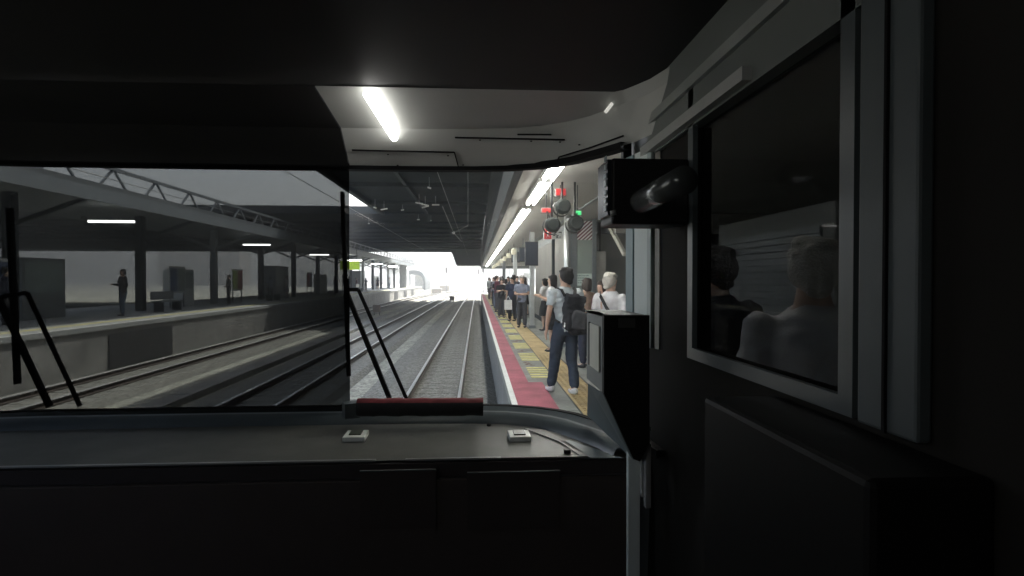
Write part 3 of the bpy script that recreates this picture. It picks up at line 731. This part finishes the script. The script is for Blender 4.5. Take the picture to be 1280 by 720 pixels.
    if hairstyle == 'bob':
        rings(t, [(1.46, .07, .05, 0, -.045), (1.5, .09, .07, 0, -.035), (1.6, .09, .08, 0, -.03)])
        for e in (-1, 1): t.ell((e*.08, .02, 1.56), (.016, .04, .07), seg=10)
    bmesh.ops.transform(t.bm, matrix=rot, verts=t.bm.verts)
    bake(T(t), 'hair', hair, body, .010 if fine else vox, 2, .004, NP[0])
    if fine:
        ey = mat('eye_dark', (.02, .015, .012), .2)
        for e in (-1, 1):
            t = MB().ell((e*.033, .0845, 1.600), (.013, .006, .006), seg=10); bmesh.ops.transform(t.bm, matrix=rot, verts=t.bm.verts); T(t).build('eye', ey, body, smooth=True)
        t = MB().ell((0, .0925, 1.537), (.022, .007, .004), seg=10); bmesh.ops.transform(t.bm, matrix=rot, verts=t.bm.verts); T(t).build('lips', mat('lips', (.35, .12, .1), .5), body, smooth=True)
    body.location = loc; body.rotation_euler = (0, 0, rz)
    return body
WS = mat('white_shoe', (.6, .6, .58), .6)
navy = cloth('navy', (.03, .035, .06)); dark = cloth('dark', (.025, .025, .028)); greyt = cloth('pale_grey', (.42, .45, .46)); jeans = cloth('denim', (.042, .055, .078))
bluegrey = cloth('blue_grey', (.22, .24, .30)); whitec = cloth('white', (.62, .60, .60)); maroon = cloth('maroon', (.14, .05, .07)); tan = cloth('tan', (.30, .2, .15)); charcoal = cloth('charcoal', (.07, .07, .075)); jeans2 = cloth('faded_denim', (.13, .17, .23))

# 1 man with backpack, back to us, turned a little left
ML = (1.20, 7.75, PZ)
person(ML, R(14), 1.69, 'man in pale grey T-shirt and blue jeans seen from behind at the platform edge', greyt, jeans, hair_black, 'short', vox=.015, shoes=WS,
       pose={'kl': (-.115, .11, .47), 'al': (-.145, .16, .085), 'kr': (.095, -.0, .47), 'ar': (.075, -.14, .085), 'el': (-.25, -.03, 1.12), 'wl': (-.26, .04, .88), 'er': (.23, -.02, 1.12), 'wr': (.2, .14, .92)}, headturn=R(20))
def backpack(loc, rz, label, m=dark, H=1.69):
    s = H/1.70
    o = root('backpack', loc, label, 'backpack'); ORG[o.name] = Vector((0, 0, 0))
    t = MB(); t.obox((0.045, -.185, 1.15), .27, .13, .38, (.04, .10, .05)).obox((0.075, -.20, 1.0), .33, .18, .24, (.10, .16, .05)).ell((0.10, -.205, .90), (.15, .10, .10), seg=16).obox((.02, -.175, 1.31), .19, .10, .12, (-.1, .05, 0)).ell((.18, -.17, 1.0), (.06, .07, .13), seg=12)
    for v in t.bm.verts: v.co *= s
    q = bake(t, 'main_bag', m, o, .016, 4, .034, 5)
    t = MB(); t.obox((0.06, -.30, 1.0), .20, .06, .20, (.05, .06, .0)).ell((.06, -.305, 1.1), (.095, .03, .05), seg=12)
    for v in t.bm.verts: v.co *= s
    bake(t, 'front_pocket', charcoal, o, .014, 3, .02, 8)
    rn = random.Random(5)
    for k in range(5):
        c = Vector((-.13+rn.uniform(-.03, .06), -.24+rn.uniform(-.02, .02), .92+rn.uniform(-.06, .08)))
        MB().ell(c, (.012, .010, .020), seg=8).tube([c, c+Vector((.03, .02, .09))], .0025, 6).build('charm', white_p, o, local=True)
    for e in (-1, 1):
        t = MB(); pts = [(e*.07, -.15, 1.33), (e*.10, -.10, 1.42), (e*.115, .0, 1.445), (e*.13, .09, 1.40), (e*.14, .14, 1.28), (e*.15, .13, 1.12), (e*.175, .0, 1.02), (e*.14, -.13, .98)]
        for a, b in zip(pts, pts[1:]): t.bar(a, b, .045, .014)
        for v in t.bm.verts: v.co *= s
        t.build('strap', black_p, o, local=True)
    o.rotation_euler = (0, 0, rz); return o
backpack(ML, R(14), 'dark slouching backpack worn by the man in the grey T-shirt')
# small items: keys tag on the backpack -> pale charm
# 2 white-haired person
person((1.76, 7.5, PZ), R(-38), 1.62, 'white-haired person in a white shirt standing behind the black cab box', whitec, dark, hair_white, 'short', vox=.018, headturn=R(-20))
def crossbag(loc, rz, label, H=1.62):
    s = H/1.7; o = root('shoulder_bag', loc, label, 'shoulder bag'); ORG[o.name] = Vector()
    t = MB(); pts = [(-.15, -.02, 1.44), (-.1, -.115, 1.40), (.0, -.145, 1.25), (.12, -.14, 1.08), (.19, -.07, .92)]
    for a, b in zip(pts, pts[1:]): t.bar(a, b, .012, .045)
    for v in t.bm.verts: v.co *= s
    t.build('strap', black_p, o, local=True)
    t = MB().obox((.23, .0, .84), .09, .26, .2); 
    for v in t.bm.verts: v.co *= s
    t.build('pouch', dark, o, bevel=.02, local=True); o.rotation_euler = (0, 0, rz)
crossbag((1.76, 7.5, PZ), R(-38), 'dark strap bag slung across the white-shirted back of the white-haired person')
person((1.92, 10.0, PZ), R(35), 1.56, 'woman with tied dark hair in a tan top behind the man with the backpack', tan, navy, hair_brown, 'bob', vox=.02, female=True, pose={'el': (-.2, .06, 1.14), 'wl': (-.06, .22, 1.2), 'er': (.2, .06, 1.14), 'wr': (.05, .24, 1.2)})
person((2.02, 9.2, PZ), R(120), 1.52, 'person in a maroon top facing the track, partly hidden by the black cab box', maroon, dark, hair_brown, 'bob', vox=.02, female=True, sleeves='long')
person((1.62, 12.3, PZ), R(75), 1.64, 'long-haired woman in a white blouse facing left just beyond the backpack man', whitec, dark, hair_black, 'long', vox=.021, female=True, skirt=True, pose={'el': (-.19, .05, 1.13), 'wl': (-.1, .25, 1.22), 'er': (.19, .05, 1.13), 'wr': (.08, .25, 1.22)})
person((2.06, 17.4, PZ), R(60), 1.58, 'woman in a white blouse and dark skirt looking at a phone by the pale column', whitec, dark, hair_black, 'bob', vox=.022, female=True, skirt=True, pose={'el': (-.21, .08, 1.13), 'wl': (-.05, .28, 1.15), 'er': (.21, .08, 1.13), 'wr': (.05, .28, 1.15)})
person((1.46, 18.6, PZ), R(165), 1.66, 'man in a blue-grey T-shirt with folded arms facing the train', bluegrey, charcoal, hair_grey, 'short', vox=.018, pose={'el': (-.23, .03, 1.12), 'wl': (.06, .17, 1.12), 'er': (.23, .03, 1.12), 'wr': (-.06, .19, 1.09)})
person((1.32, 21.5, PZ), R(150), 1.64, 'person in navy clothes holding a white bag beside the man in blue-grey', navy, dark, hair_black, 'short', vox=.022)
tag(MB().obox((1.16, 21.3, PZ+.62), .28, .12, .36).bar((1.08, 21.3, PZ+.8), (1.16, 21.3, PZ+.95), .02, .02).bar((1.24, 21.3, PZ+.8), (1.16, 21.3, PZ+.95), .02, .02).build('carrier_bag', white_p, bevel=.03), 'white carrier bag held by the person in navy', 'bag')
tops = [navy, dark, charcoal, bluegrey, whitec, navy, dark, maroon, charcoal, navy, greyt, dark]
nm = ['navy', 'black', 'charcoal', 'blue-grey', 'white', 'navy', 'black', 'maroon', 'charcoal', 'navy', 'pale grey', 'black']
crowd = [(1.55, 24.2), (1.12, 25.2), (1.85, 26.4), (1.2, 28.0), (1.6, 29.5), (1.05, 31), (1.45, 33), (1.15, 36), (1.75, 38), (1.2, 41), (1.6, 45), (1.1, 49)] + [(1.75, 22.6), (1.0, 23.4), (2.05, 24.8), (1.35, 26.8), (.95, 27.4), (1.9, 28.8), (1.35, 31.6), (1.8, 32.5), (1.0, 34), (1.5, 36.5), (1.3, 43), (.98, 46)]
crowd.sort(key=lambda q: q[1])
ordw = ['nearest', 'second nearest', 'third', 'fourth', 'fifth', 'sixth', 'seventh', 'eighth', 'ninth', 'tenth', 'eleventh', 'farthest']
ord24 = ordw[:-1] + ['twelfth', 'thirteenth', 'fourteenth', 'fifteenth', 'sixteenth', 'seventeenth', 'eighteenth', 'nineteenth', 'twentieth', 'twenty-first', 'twenty-second', 'twenty-third', 'farthest']
protos = []
def recolour(o, topm, botm, hairm):
    for c in o.children:
        n_ = c.name.split('.')[0]; m_ = topm if n_ in ('shirt', 'jacket') else botm if n_ in ('trousers', 'skirt') else hairm if n_ == 'hair' else None
        if m_: c.material_slots[0].link = 'OBJECT'; c.material_slots[0].material = m_
PO = [dict(), dict(el=(-.2, .06, 1.14), wl=(-.06, .22, 1.2), er=(.2, .06, 1.14), wr=(.05, .24, 1.2)), dict(er=(.24, .05, 1.13), wr=(.12, .27, 1.15), kl=(-.12, .06, .47), al=(-.13, .06, .085)), dict(kr=(.11, -.03, .47), ar=(.13, -.08, .085)), dict(el=(-.22, .02, 1.12), wl=(-.02, .16, 1.05), er=(.22, .02, 1.12), wr=(.02, .17, 1.02))]
for k, (x, y) in enumerate(crowd):
    lab = '%s figure of the distant crowd along the platform, wearing %s' % (ord24[k], nm[k % 12]); rz_ = random.uniform(0, 6.28)
    tp, bt, hr = tops[k % 12], [dark, charcoal, jeans2][k % 3], [hair_black, hair_brown][k % 2]
    if k < 5:
        o = person((x, y, PZ), rz_, [1.7, 1.58, 1.74, 1.66, 1.62][k], lab, tp, bt, hr, ['short', 'bob', 'short', 'long', 'short'][k], vox=.026, group='distant crowd on the busy platform', sleeves=['long', 'short'][k % 2], pose=PO[k], skirt=(k == 3), female=(k in (1, 3)))
        protos.append(o)
    else:
        if k == 5: finish_people()
        o = copy_tree(protos[k % 5], loc=(x, y, PZ), rz=rz_, label=lab); recolour(o, tp, bt, hr)
# two people close beside the cab's side window
person((1.30, 3.05, PZ), R(5), 1.70, 'dark-clothed person seen through the tinted side window, left of the pair', charcoal, dark, hair_black, 'short', vox=.018, sleeves='short')
person((1.28, 2.12, PZ), R(-20), 1.68, 'white-haired person in white shirt seen through the tinted side window, right of the pair', whitec, dark, hair_white, 'short', vox=.018)
# left platform people
for k in range(11):
    y = 16+k*7.2+random.uniform(-2, 2); x = -12.6-random.random()*1.6
    o = copy_tree(protos[(k*2) % 5], loc=(x, y, LZ), rz=random.uniform(0, 6.28), label='%s person waiting on the left platform, wearing %s' % ((['nearest'] + ordw[1:10] + ['farthest'])[k], nm[k]))
    o['group'] = 'people waiting on the left platform'; recolour(o, tops[k], [dark, jeans2, charcoal][k % 3], hair_black)

finish_people()

# ------------------------------------------------------------------ TRAIN CAB
cab = root('train_cab', (-.95, 1.0, 1.15), 'dim grey and black driving cab of the train we look out from, curved windscreen ahead', 'train cab')
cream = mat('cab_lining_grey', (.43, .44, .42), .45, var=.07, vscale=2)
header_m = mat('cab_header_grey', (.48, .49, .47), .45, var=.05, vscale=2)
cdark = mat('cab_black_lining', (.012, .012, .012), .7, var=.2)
dash_m = mat('dash_top', (.10, .10, .09), .45, var=.25, vscale=6, bump=.05, bscale=200)
dash_f = mat('dash_front', (.035, .028, .028), .5, var=.15)
pillar_m = mat('cab_pillar', (.74, .82, .81), .55, var=.06, vscale=3)
bez_m = mat('bezel_dark', (.075, .09, .095), .35, var=.15)
trim_m = mat('trim_steel', (.45, .46, .45), .35, .5, var=.1)
curve = [(-2.42, 1.35), (-2.36, 1.7), (-2.2, 1.95), (-1.9, 2.07), (-1.5, 2.11), (-.9, 2.12), (-.5, 2.12), (-.2, 2.12), (.0, 2.11), (.12, 2.09), (.22, 2.05), (.29, 2.0), (.345, 1.94), (.39, 1.86), (.43, 1.79), (.465, 1.72), (.49, 1.62), (.50, 1.5)]
def inset(c, d):
    out = []
    for i, (x, y) in enumerate(c):
        a = Vector(c[max(0, i-1)]); b = Vector(c[min(len(c)-1, i+1)]); t_ = (b-a).normalized(); n_ = Vector((t_.y, -t_.x)); out.append((x+n_.x*d, y+n_.y*d))
    return out
ZS, ZT = 2.035, 2.885
MB().grid([[(x, y, ZS-.03) for x, y in curve[:-2]], [(x, y, ZT+.02) for x, y in curve[:-2]]]).build('windscreen', win_glass, cab, smooth=True)
# gaskets
def along(c, z, rx, rz, name, m):
    q = MB(); pr = [(-rx, -rz), (rx, -rz), (rx, rz), (-rx, rz)]
    rows = []
    for (dx, dz) in pr+[pr[0]]:
        rows.append([(x, y, z+dz) for x, y in inset(c, dx+rx)])
    q.grid(rows); return q.build(name, m, cab)
along(curve[:-2], ZT+.008, .02, .010, 'top_gasket', black_r)
along(curve, ZS-.006, .012, .008, 'bottom_gasket', black_r)
# invented dark pane, added to darken the view on the driver's side
xs = AY(437, 360, 2.07).x
sc = [(x, y) for x, y in inset(curve, .05) if x < xs-.01] + [(xs, 2.07)]
MB().grid([[(x, y, ZS-.02) for x, y in sc], [(x, y, ZT+.005) for x, y in sc]]).build('added_dark_pane', tint_glass, cab, smooth=True)
# header above windscreen
i1 = inset(curve, .04); i2 = inset(curve, .20)
def seg(c, lo, hi):
    out = []
    for (a, b) in zip(c, c[1:]):
        if a[0] >= lo and a[0] <= hi: out.append(a)
        for L in (lo, hi):
            if a[0] < L < b[0]:
                t_ = (L-a[0])/(b[0]-a[0]); out.append((L, a[1]+(b[1]-a[1])*t_))
    if c[-1][0] <= hi: out.append(c[-1])
    return out
def ytop(x, c):
    for a, b in zip(c, c[1:]):
        if a[0] <= x <= b[0] and b[0] > a[0]: return a[1]+(b[1]-a[1])*(x-a[0])/(b[0]-a[0])
    return c[-1][1] if x > c[-1][0] else c[0][1]
def zc(x):      # ceiling drops towards the right corner
    return 3.03
def ceil_part(x0, x1, name, mh, mc, mb):
    X = [x0+(x1-x0)*k/40 for k in range(41)]
    rowa = [(x, ytop(x, curve)-.04, ZT+.012) for x in X]
    rowb = [(x, ytop(x, curve)-.17, zc(x)-.035) for x in X]
    rowc = [(x, min(1.64, ytop(x, curve)-.19), zc(x)) for x in X]
    MB().grid([rowa, rowb], mh).grid([rowb, rowc], mc).build(name, None, cab, smooth=True)
    return rowc
ceil_part(xs, .488, 'header_panel', header_m, cream, None)
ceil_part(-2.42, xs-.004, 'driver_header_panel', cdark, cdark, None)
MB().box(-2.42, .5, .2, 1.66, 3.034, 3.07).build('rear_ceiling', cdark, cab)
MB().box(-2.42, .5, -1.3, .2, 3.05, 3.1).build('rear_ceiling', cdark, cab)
# seam grooves
def groove(p0, p1, name='seam', wpx=.008, m=black_r):
    MB().bar(p0, p1, wpx, .004).build(name, m, cab)
def onhead(px, py):    # point on sloping header at this pixel: iterate Y
    for Y in [1.3+k*.002 for k in range(420)]:
        p = AY(px, py, Y); c = ytop(p.x, curve)
        ya, za = c-.045, ZT+.012; yb, zb = c-.17, zc(p.x)-.035; yc, zc_ = min(1.64, c-.19), zc(p.x)
        if yb <= Y <= ya: zz = za+(zb-za)*(ya-Y)/(ya-yb)
        elif Y < yc: zz = zc_-.003
        elif Y < yb: zz = zb+(zc_-zb)*(yb-Y)/max(.01, yb-yc)
        else: continue
        if p.z >= zz-.004: return Vector((p.x, p.y, zz-.003))
    return AY(px, py, 1.9)
groove(onhead(440, 188), onhead(568, 190.5)); groove(onhead(568, 190.5), onhead(573, 208), wpx=.003)
groove(onhead(569, 172), onhead(706, 174.5), 'vent_slot', .009); groove(onhead(647, 168), onhead(689, 168.5), 'vent_slot', .008)
pp = [onhead(695, 205), onhead(699, 196.5), onhead(740, 184), onhead(779, 169)]
for a, b in zip(pp, pp[1:]): groove(a, b, wpx=.004)
for q in ((485, 193), (560, 194), (497, 206), (579, 206), (664, 176), (700, 177.5), (600, 174.5), (724, 181)):
    p = onhead(*q); MB().ell((p.x, p.y, p.z-.001), (.004, .004, .002), seg=8).build('screw', black_r, cab)
# glowing tubes standing in for light streaks reflected on the ceiling
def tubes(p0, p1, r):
    MB().tube([p0, p1], r, 10).build('added_glow_tube', streak_m, cab)
streak_m = mat('streak_glow', (.9, .9, .88), .5, var=.01, emit=(1, .98, .93), estr=2.2)
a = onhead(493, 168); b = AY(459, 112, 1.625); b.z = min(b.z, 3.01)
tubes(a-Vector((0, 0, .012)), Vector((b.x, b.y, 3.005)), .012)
for lx in (-.95,): MB().tube([(lx, -1.1, 3.0), (lx, -.15, 3.0)], .016, 10).build('added_glow_tube', mat('added_fill_glow', (.9, .9, .88), .5, var=.01, emit=(1, .98, .93), estr=6), cab)  # added tube behind the camera, brightens the pillar and cab interior
streak_dim_m = mat('streak_glow_dim', (.6, .6, .55), .5, var=.01, emit=(1, .98, .9), estr=.12)
a = onhead(757, 135); b = onhead(765, 124); MB().tube([a-Vector((0, 0, .012)), b-Vector((0, 0, .012))], .005, 8).build('added_glow_tube', streak_dim_m, cab)  # dim glowing tube in place of a reflected light streak
# right wall with window opening
WX = .50
def wallbox(y0, y1, z0, z1, m, name='side_wall', x0=WX, x1=WX+.04): return MB().box(x0, x1, y0, y1, z0, z1).build(name, m, cab)
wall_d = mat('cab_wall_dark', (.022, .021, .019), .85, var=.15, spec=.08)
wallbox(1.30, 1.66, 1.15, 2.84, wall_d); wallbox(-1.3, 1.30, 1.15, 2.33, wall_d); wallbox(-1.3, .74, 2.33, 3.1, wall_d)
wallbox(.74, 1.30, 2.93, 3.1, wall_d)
MB().box(WX+.015, WX+.022, .74, 1.30, 2.33, 2.93).build('side_window', side_glass, cab)
MB().box(WX-.012, WX+.0, .72, .75, 2.31, 2.95).box(WX-.012, WX, 1.28, 1.31, 2.31, 2.95).box(WX-.012, WX, .75, 1.28, 2.31, 2.335).box(WX-.012, WX, .75, 1.28, 2.925, 2.95).build('window_frame', bez_m, cab)
# cove / corner mouldings along right ceiling
cv = mat('cove_grey', (.15, .165, .16), .4, var=.05)
MB().box(WX-.012, WX+.03, .3, 1.9, 2.84, 3.045).build('cove', cv, cab)
MB().box(WX-.022, WX-.012, .3, 1.80, 2.925, 2.95).build('cove_rail', mat('cove_light', (.3, .32, .31), .35), cab)
MB().box(WX-.03, WX-.012, 1.0, 1.64, 2.845, 2.87).build('cove_handle', mat('cove_bright', (.42, .43, .42), .35), cab)
MB().box(.452, .478, 1.76, 1.79, 2.80, 2.99).build('corner_strap', black_p, cab)
# A-pillar
def vstrip(px0, px1, Y, z0, z1, m, name, dY=.03):
    a = AY(px0, 350, Y).x; b = AY(px1, 350, Y).x; return MB().box(a, b, Y, Y+dY, z0, z1).build(name, m, cab, bevel=.002)
PA, PB = Vector((.452, 1.735)), Vector((.4985, 1.53))
def pslab(px0, px1, lift, m, name, z0=2.30, z1=2.86):      # vertical slab of the slanting corner pillar
    q = []
    for px in (px0, px1):
        d = ray(px, 350); d = Vector((d.x, d.y)); e_ = PB-PA
        t_ = (PA.x*e_.y-PA.y*e_.x)/(d.x*e_.y-d.y*e_.x); q.append(d*t_)
    nn = Vector(((PB-PA).y, -(PB-PA).x)).normalized()
    if nn.x > 0: nn = -nn
    P4 = [(q[0]+nn*lift), (q[1]+nn*lift), (q[1]-nn*.02), (q[0]-nn*.02)]
    MB().prism([(p.x, p.y, z0) for p in P4], (0, 0, z1-z0)).build(name, m, cab, bevel=.0015)
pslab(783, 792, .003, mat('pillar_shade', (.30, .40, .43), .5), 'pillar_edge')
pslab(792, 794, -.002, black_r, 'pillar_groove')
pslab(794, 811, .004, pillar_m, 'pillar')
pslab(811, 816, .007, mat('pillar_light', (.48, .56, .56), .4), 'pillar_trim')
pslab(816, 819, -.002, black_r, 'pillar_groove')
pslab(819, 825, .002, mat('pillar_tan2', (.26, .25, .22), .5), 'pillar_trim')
pslab(825, 830, .0, black_r, 'pillar_groove')
# monitor box and roller at top right
m0 = AY(765, 197, 1.30); m1 = AY(765, 280, 1.30)
MB().box(m0.x, WX-.012, 1.30, 1.42, m1.z, m0.z).build('monitor', black_p, cab, bevel=.006)
mon = MB().box(m0.x-.01, m0.x-.001, 1.30, 1.405, m1.z+.02, m0.z-.004).build('monitor_screen', mat('screen_blue', (.025, .03, .035), .25), cab)
for k in range(7): MB().box(m0.x-.013, m0.x-.0102, 1.305, 1.325, m1.z+.03+k*.019, m1.z+.04+k*.019+random.random()*.006).build('screen_mark', mat('screen_mark', (.30, .36, .38), .3), cab)
MB().tube([AY(802, 252, 1.25), AY(855, 225, 1.0)], .026, 20).build('roller_blind', mat('roller_gloss', (.10, .11, .11), .22, .4, var=.05), cab, smooth=True)
MB().tube([AY(766, 263, 1.295), AY(767, 269, 1.295)], .007, 10).build('knob', trim_m, cab, smooth=True)
# box under pillar (black front, grey side)
bx0 = AY(755, 395, 1.36); bx1 = AY(808, 395, 1.36)
zt_ = AY(755, 394, 1.36).z; zb_ = AY(755, 492, 1.36).z
eq = MB()
fr_pts = [AY(*q, 1.36) for q in ((755, 394), (812, 394), (812, 555), (800, 577), (792, 574), (755, 492))]
eq.prism(fr_pts, (0, .02, 0)); box_ = eq.build('equipment_box', mat('box_black', (.010, .010, .010), .6, var=.1, spec=.2), cab)
gs = mat('box_grey_side', (.20, .225, .225), .5, var=.07)
MB().prism([(bx0.x, 1.38, zb_), (bx0.x, 1.38, zt_), (bx0.x, 1.575, zt_), (bx0.x, 1.575, zb_)], (.02, 0, 0)).box(bx0.x, bx1.x, 1.38, 1.6, zt_-.005, zt_).build('box_side', gs, box_)
MB().box(bx0.x-.004, bx0.x-.001, 1.40, 1.515, zb_+.045, zt_-.03).build('side_plate', mat('side_plate_pale', (.62, .63, .56), .5), box_)
MB().box(bx0.x-.0045, bx0.x-.001, 1.518, 1.53, zb_+.045, zt_-.028).build('side_slot', black_r, box_)
MB().box(bx0.x+.035, bx0.x+.075, 1.356, 1.3595, zt_-.03, zt_-.008).build('label_plate', mat('label_dark', (.05, .05, .048), .5), box_)
# wedge bracket
wq = [AY(735, 480, 1.56), AY(755, 493, 1.38), AY(791, 575, 1.38), AY(787, 571, 1.40), AY(737, 520, 1.80)]
def wpt(px, py, Y): return AY(px, py, Y)
W1 = wpt(735, 479, 1.60); W2 = wpt(755, 492, 1.385); W3 = wpt(792, 575, 1.385); W4 = wpt(786, 570, 1.50); W5 = wpt(734, 519, 1.86)
MB().poly([W1, W2, W3, W4]).poly([W1, W4, W5]).build('wedge_bracket', mat('wedge_grey', (.14, .175, .18), .45), cab)
# lower right panels
vstrip(786, 801, 1.45, 1.6, 2.06, pillar_m, 'lower_pillar', .02)
vstrip(803, 807, 1.40, 1.95, 2.10, trim_m, 'latch_strip', .02); vstrip(808, 815, 1.38, 1.93, 2.09, trim_m, 'latch_strip', .02)
MB().ell(AY(811, 536, 1.37), (.006, .006, .008)).build('latch_knob', trim_m, cab, smooth=True)
# things along the near right wall
MB().box(.37, WX-.001, .52, .92, 1.6, 2.30).build('wall_locker', mat('locker_black', (.006, .006, .006), .6, spec=.2), cab, bevel=.008)
MB().box(.345, WX-.001, .45, .86, 2.96, 3.014).build('overhead_box', black_p, cab, bevel=.008)
MB().box(WX-.02, WX-.001, .60, .70, 2.31, 2.95).build('door_post', mat('door_post_grey', (.075, .09, .095), .5), cab, bevel=.004)
MB().box(WX-.024, WX-.0205, .645, .650, 2.31, 2.95).build('post_groove', black_r, cab)
# floor, rear and left walls
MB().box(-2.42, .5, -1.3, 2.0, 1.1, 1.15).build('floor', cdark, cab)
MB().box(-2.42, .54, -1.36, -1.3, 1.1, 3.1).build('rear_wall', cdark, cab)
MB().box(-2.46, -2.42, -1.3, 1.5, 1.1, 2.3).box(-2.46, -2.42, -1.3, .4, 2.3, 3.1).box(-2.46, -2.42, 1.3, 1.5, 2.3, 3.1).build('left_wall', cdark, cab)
# bezel (curved strip below windscreen)
c1 = inset(curve, .024); 
def bez(c, d0, z0, d1, z1): return [[(x, y, z0) for x, y in inset(curve, d0)], [(x, y, z1) for x, y in inset(curve, d1)]]
cc = curve[:-1]
def rowz(d, z, dz): # the bezel drops a little to the right corner
    return [(x, y, z) for x, y in inset(cc, d)]
MB().grid([rowz(.024, ZS, 0), rowz(.055, ZS-.012, 0)]).grid([rowz(.0552, ZS-.013, 0), rowz(.10, ZS-.02, 0), rowz(.115, 1.99, 0)]).build('sill_bezel', bez_m, cab, smooth=True)
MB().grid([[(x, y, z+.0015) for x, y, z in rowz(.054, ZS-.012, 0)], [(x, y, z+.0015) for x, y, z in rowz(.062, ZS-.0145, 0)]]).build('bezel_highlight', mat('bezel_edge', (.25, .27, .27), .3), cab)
# body skin below the windscreen outside
MB().grid([[(x, y, ZS-.02) for x, y in inset(curve, -.01)], [(x, y, 1.0) for x, y in inset(curve, -.03)]]).build('nose_skin', steel_mid, cab)
# dashboard
dy = 1.60; dz = 1.992
dash = MB()
back = inset(curve, .11)
X = [-2.4+2.86*k/30 for k in range(31)]
dash.grid([[(x, max(dy+.004, ytop(x, back)), dz) for x in X], [(x, dy, dz) for x in X]])
D = dash.build('dashboard', dash_m, cab)
MB().box(-2.41, .425, dy-.012, dy-.001, dz-.045, dz-.006).build('front_lip', dash_f, D)
MB().box(-2.41, .44, dy-.03, dy-.013, 1.15, dz-.047).build('front_panel', mat('desk_front', (.065, .052, .047), .5, var=.15), D)
for (pa, pb, py) in ((450, 545, 588), (584, 700, 590)):
    A = AY(pa, py, dy-.034); B = AY(pb, py, dy-.034)
    MB().box(A.x, B.x, dy-.036, dy-.031, A.z-.16, A.z).build('drawer_front', mat('drawer_dark', (.048, .038, .035), .5), D)
    MB().box(A.x, B.x, dy-.040, dy-.0365, A.z-.003, A.z).build('drawer_edge', bez_m, D)
A = AY(440, 568, dy); B = AY(470, 568, dy); C_ = AY(507, 572, dy); E_ = AY(626, 572, dy); F_ = AY(735, 572, dy)
MB().box(-2.4, B.x, dy-.004, dy+.004, dz-.001, dz+.004).build('edge_trim', trim_m, D)
MB().box(C_.x, E_.x, dy-.004, dy+.004, dz-.001, dz+.004).build('edge_trim', trim_m, D)
MB().box(E_.x+.002, F_.x, dy-.004, dy+.003, dz-.001, dz+.003).build('edge_trim', mat('trim_tan', (.16, .15, .14), .5), D)
def plate(px, label=None):
    c = AZ(px, 548, dz); 
    MB().obox((c.x, c.y, dz+.008), .068, .085, .016, (0, 0, .03)).build('metal_plate', mat('plate_bright', (.75, .77, .73), .4, .0, var=.12), D, bevel=.003)
    MB().obox((c.x, c.y+.003, dz+.0175), .036, .05, .005, (0, 0, .03)).build('plate_window', mat('plate_window', (.07, .08, .06), .3), D)
plate(649); plate(445)
# inlaid pale panel at the dash right end
q = [AZ(x, y, dz+.002) for x, y in ((655, 536), (682, 538), (712, 555), (736, 571), (726, 571), (700, 553))]
MB().prism(q, (0, 0, .002)).build('dash_seam_panel', mat('dash_pale', (.2, .19, .18), .5), D)
q = [AZ(x, y, dz+.002) for x, y in ((702, 552), (712, 551), (778, 573), (738, 573))]
MB().prism(q, (0, 0, .002)).build('dash_corner_panel', mat('dash_blue', (.22, .27, .28), .5), D)
MB().obox(AZ(709, 564, dz+.006), .018, .015, .01).build('dash_clip', black_p, D); MB().ell(AZ(611, 531, dz+.004), (.008, .008, .006)).build('dash_screw', black_p, D)
# reddish cloth roll lying by the windscreen
A = AY(447, 505, 1.96); B = AY(604, 505, 1.96)
rl = MB(); n = 24; 
rl.tube([(A.x+(B.x-A.x)*k/n, 1.96, 2.062-.004*(k/n)) for k in range(n+1)], [.030+.0012*math.sin(k*1.1+math.sin(k*3.7)) for k in range(n+1)], 18, mat('roll_black', (.014, .013, .013), .7, var=.3, vscale=20))
ro = rl.build('cloth_roll', None, None, smooth=True); tag(ro, 'black and dark red rolled cloth lying at the foot of the windscreen', 'cloth roll')
ro.data.materials.append(mat('roll_red', (.20, .03, .035), .8, var=.35, vscale=25))
for p in ro.data.polygons:
    if p.normal.z > .6: p.material_index = 1
cl = MB().obox(AY(439, 512, 1.96), .05, .05, .05, (0, 0, .4)).tube([AY(437, 520, 1.95), AY(444, 507, 1.95)], .012, 8).build('roll_bracket', bez_m, cab)
# wipers outside the glass
def wiper(j, pa, pb, qa, qb, blade):
    ym = 2.17
    A, B, C_, D_ = [AY(*p_, ym) for p_ in (pa, pb, qa, qb)]
    a = MB().bar(A, B, .018, .016).build('wiper_arm', black_r, cab)
    MB().bar(C_, D_, .011, .012).build('arm_link', black_r, a)
    MB().bar(A, C_, .014, .014).build('arm_joint', black_r, a)
    E1, E2 = [AY(*p_, ym-.012) for p_ in blade]
    MB().bar(E1, E2, .012, .022).build('wiper_blade', black_r, a)
wiper(0, (432, 362), (487, 498), (448, 362), (508, 498), ((428, 240), (436, 470)))
wiper(1, (-2, 372), (62, 508), (34, 366), (100, 508), ((12, 260), (22, 480)))

# ------------------------------------------------------------------ haze
if HAZE > 0:
    hz = MB().box(-400, 400, -38, 700, -1.3, 60)
    hm = bpy.data.materials.new('haze'); hm.use_nodes = True; n = hm.node_tree
    for x in list(n.nodes): n.nodes.remove(x)
    out = n.nodes.new('ShaderNodeOutputMaterial'); pv = n.nodes.new('ShaderNodeVolumePrincipled')
    pv.inputs['Color'].default_value = (.93, .95, .97, 1); pv.inputs['Density'].default_value = HAZE; pv.inputs['Anisotropy'].default_value = .3
    n.links.new(pv.outputs[0], out.inputs['Volume'])
    tag(hz.build('haze', hm), kind='stuff')
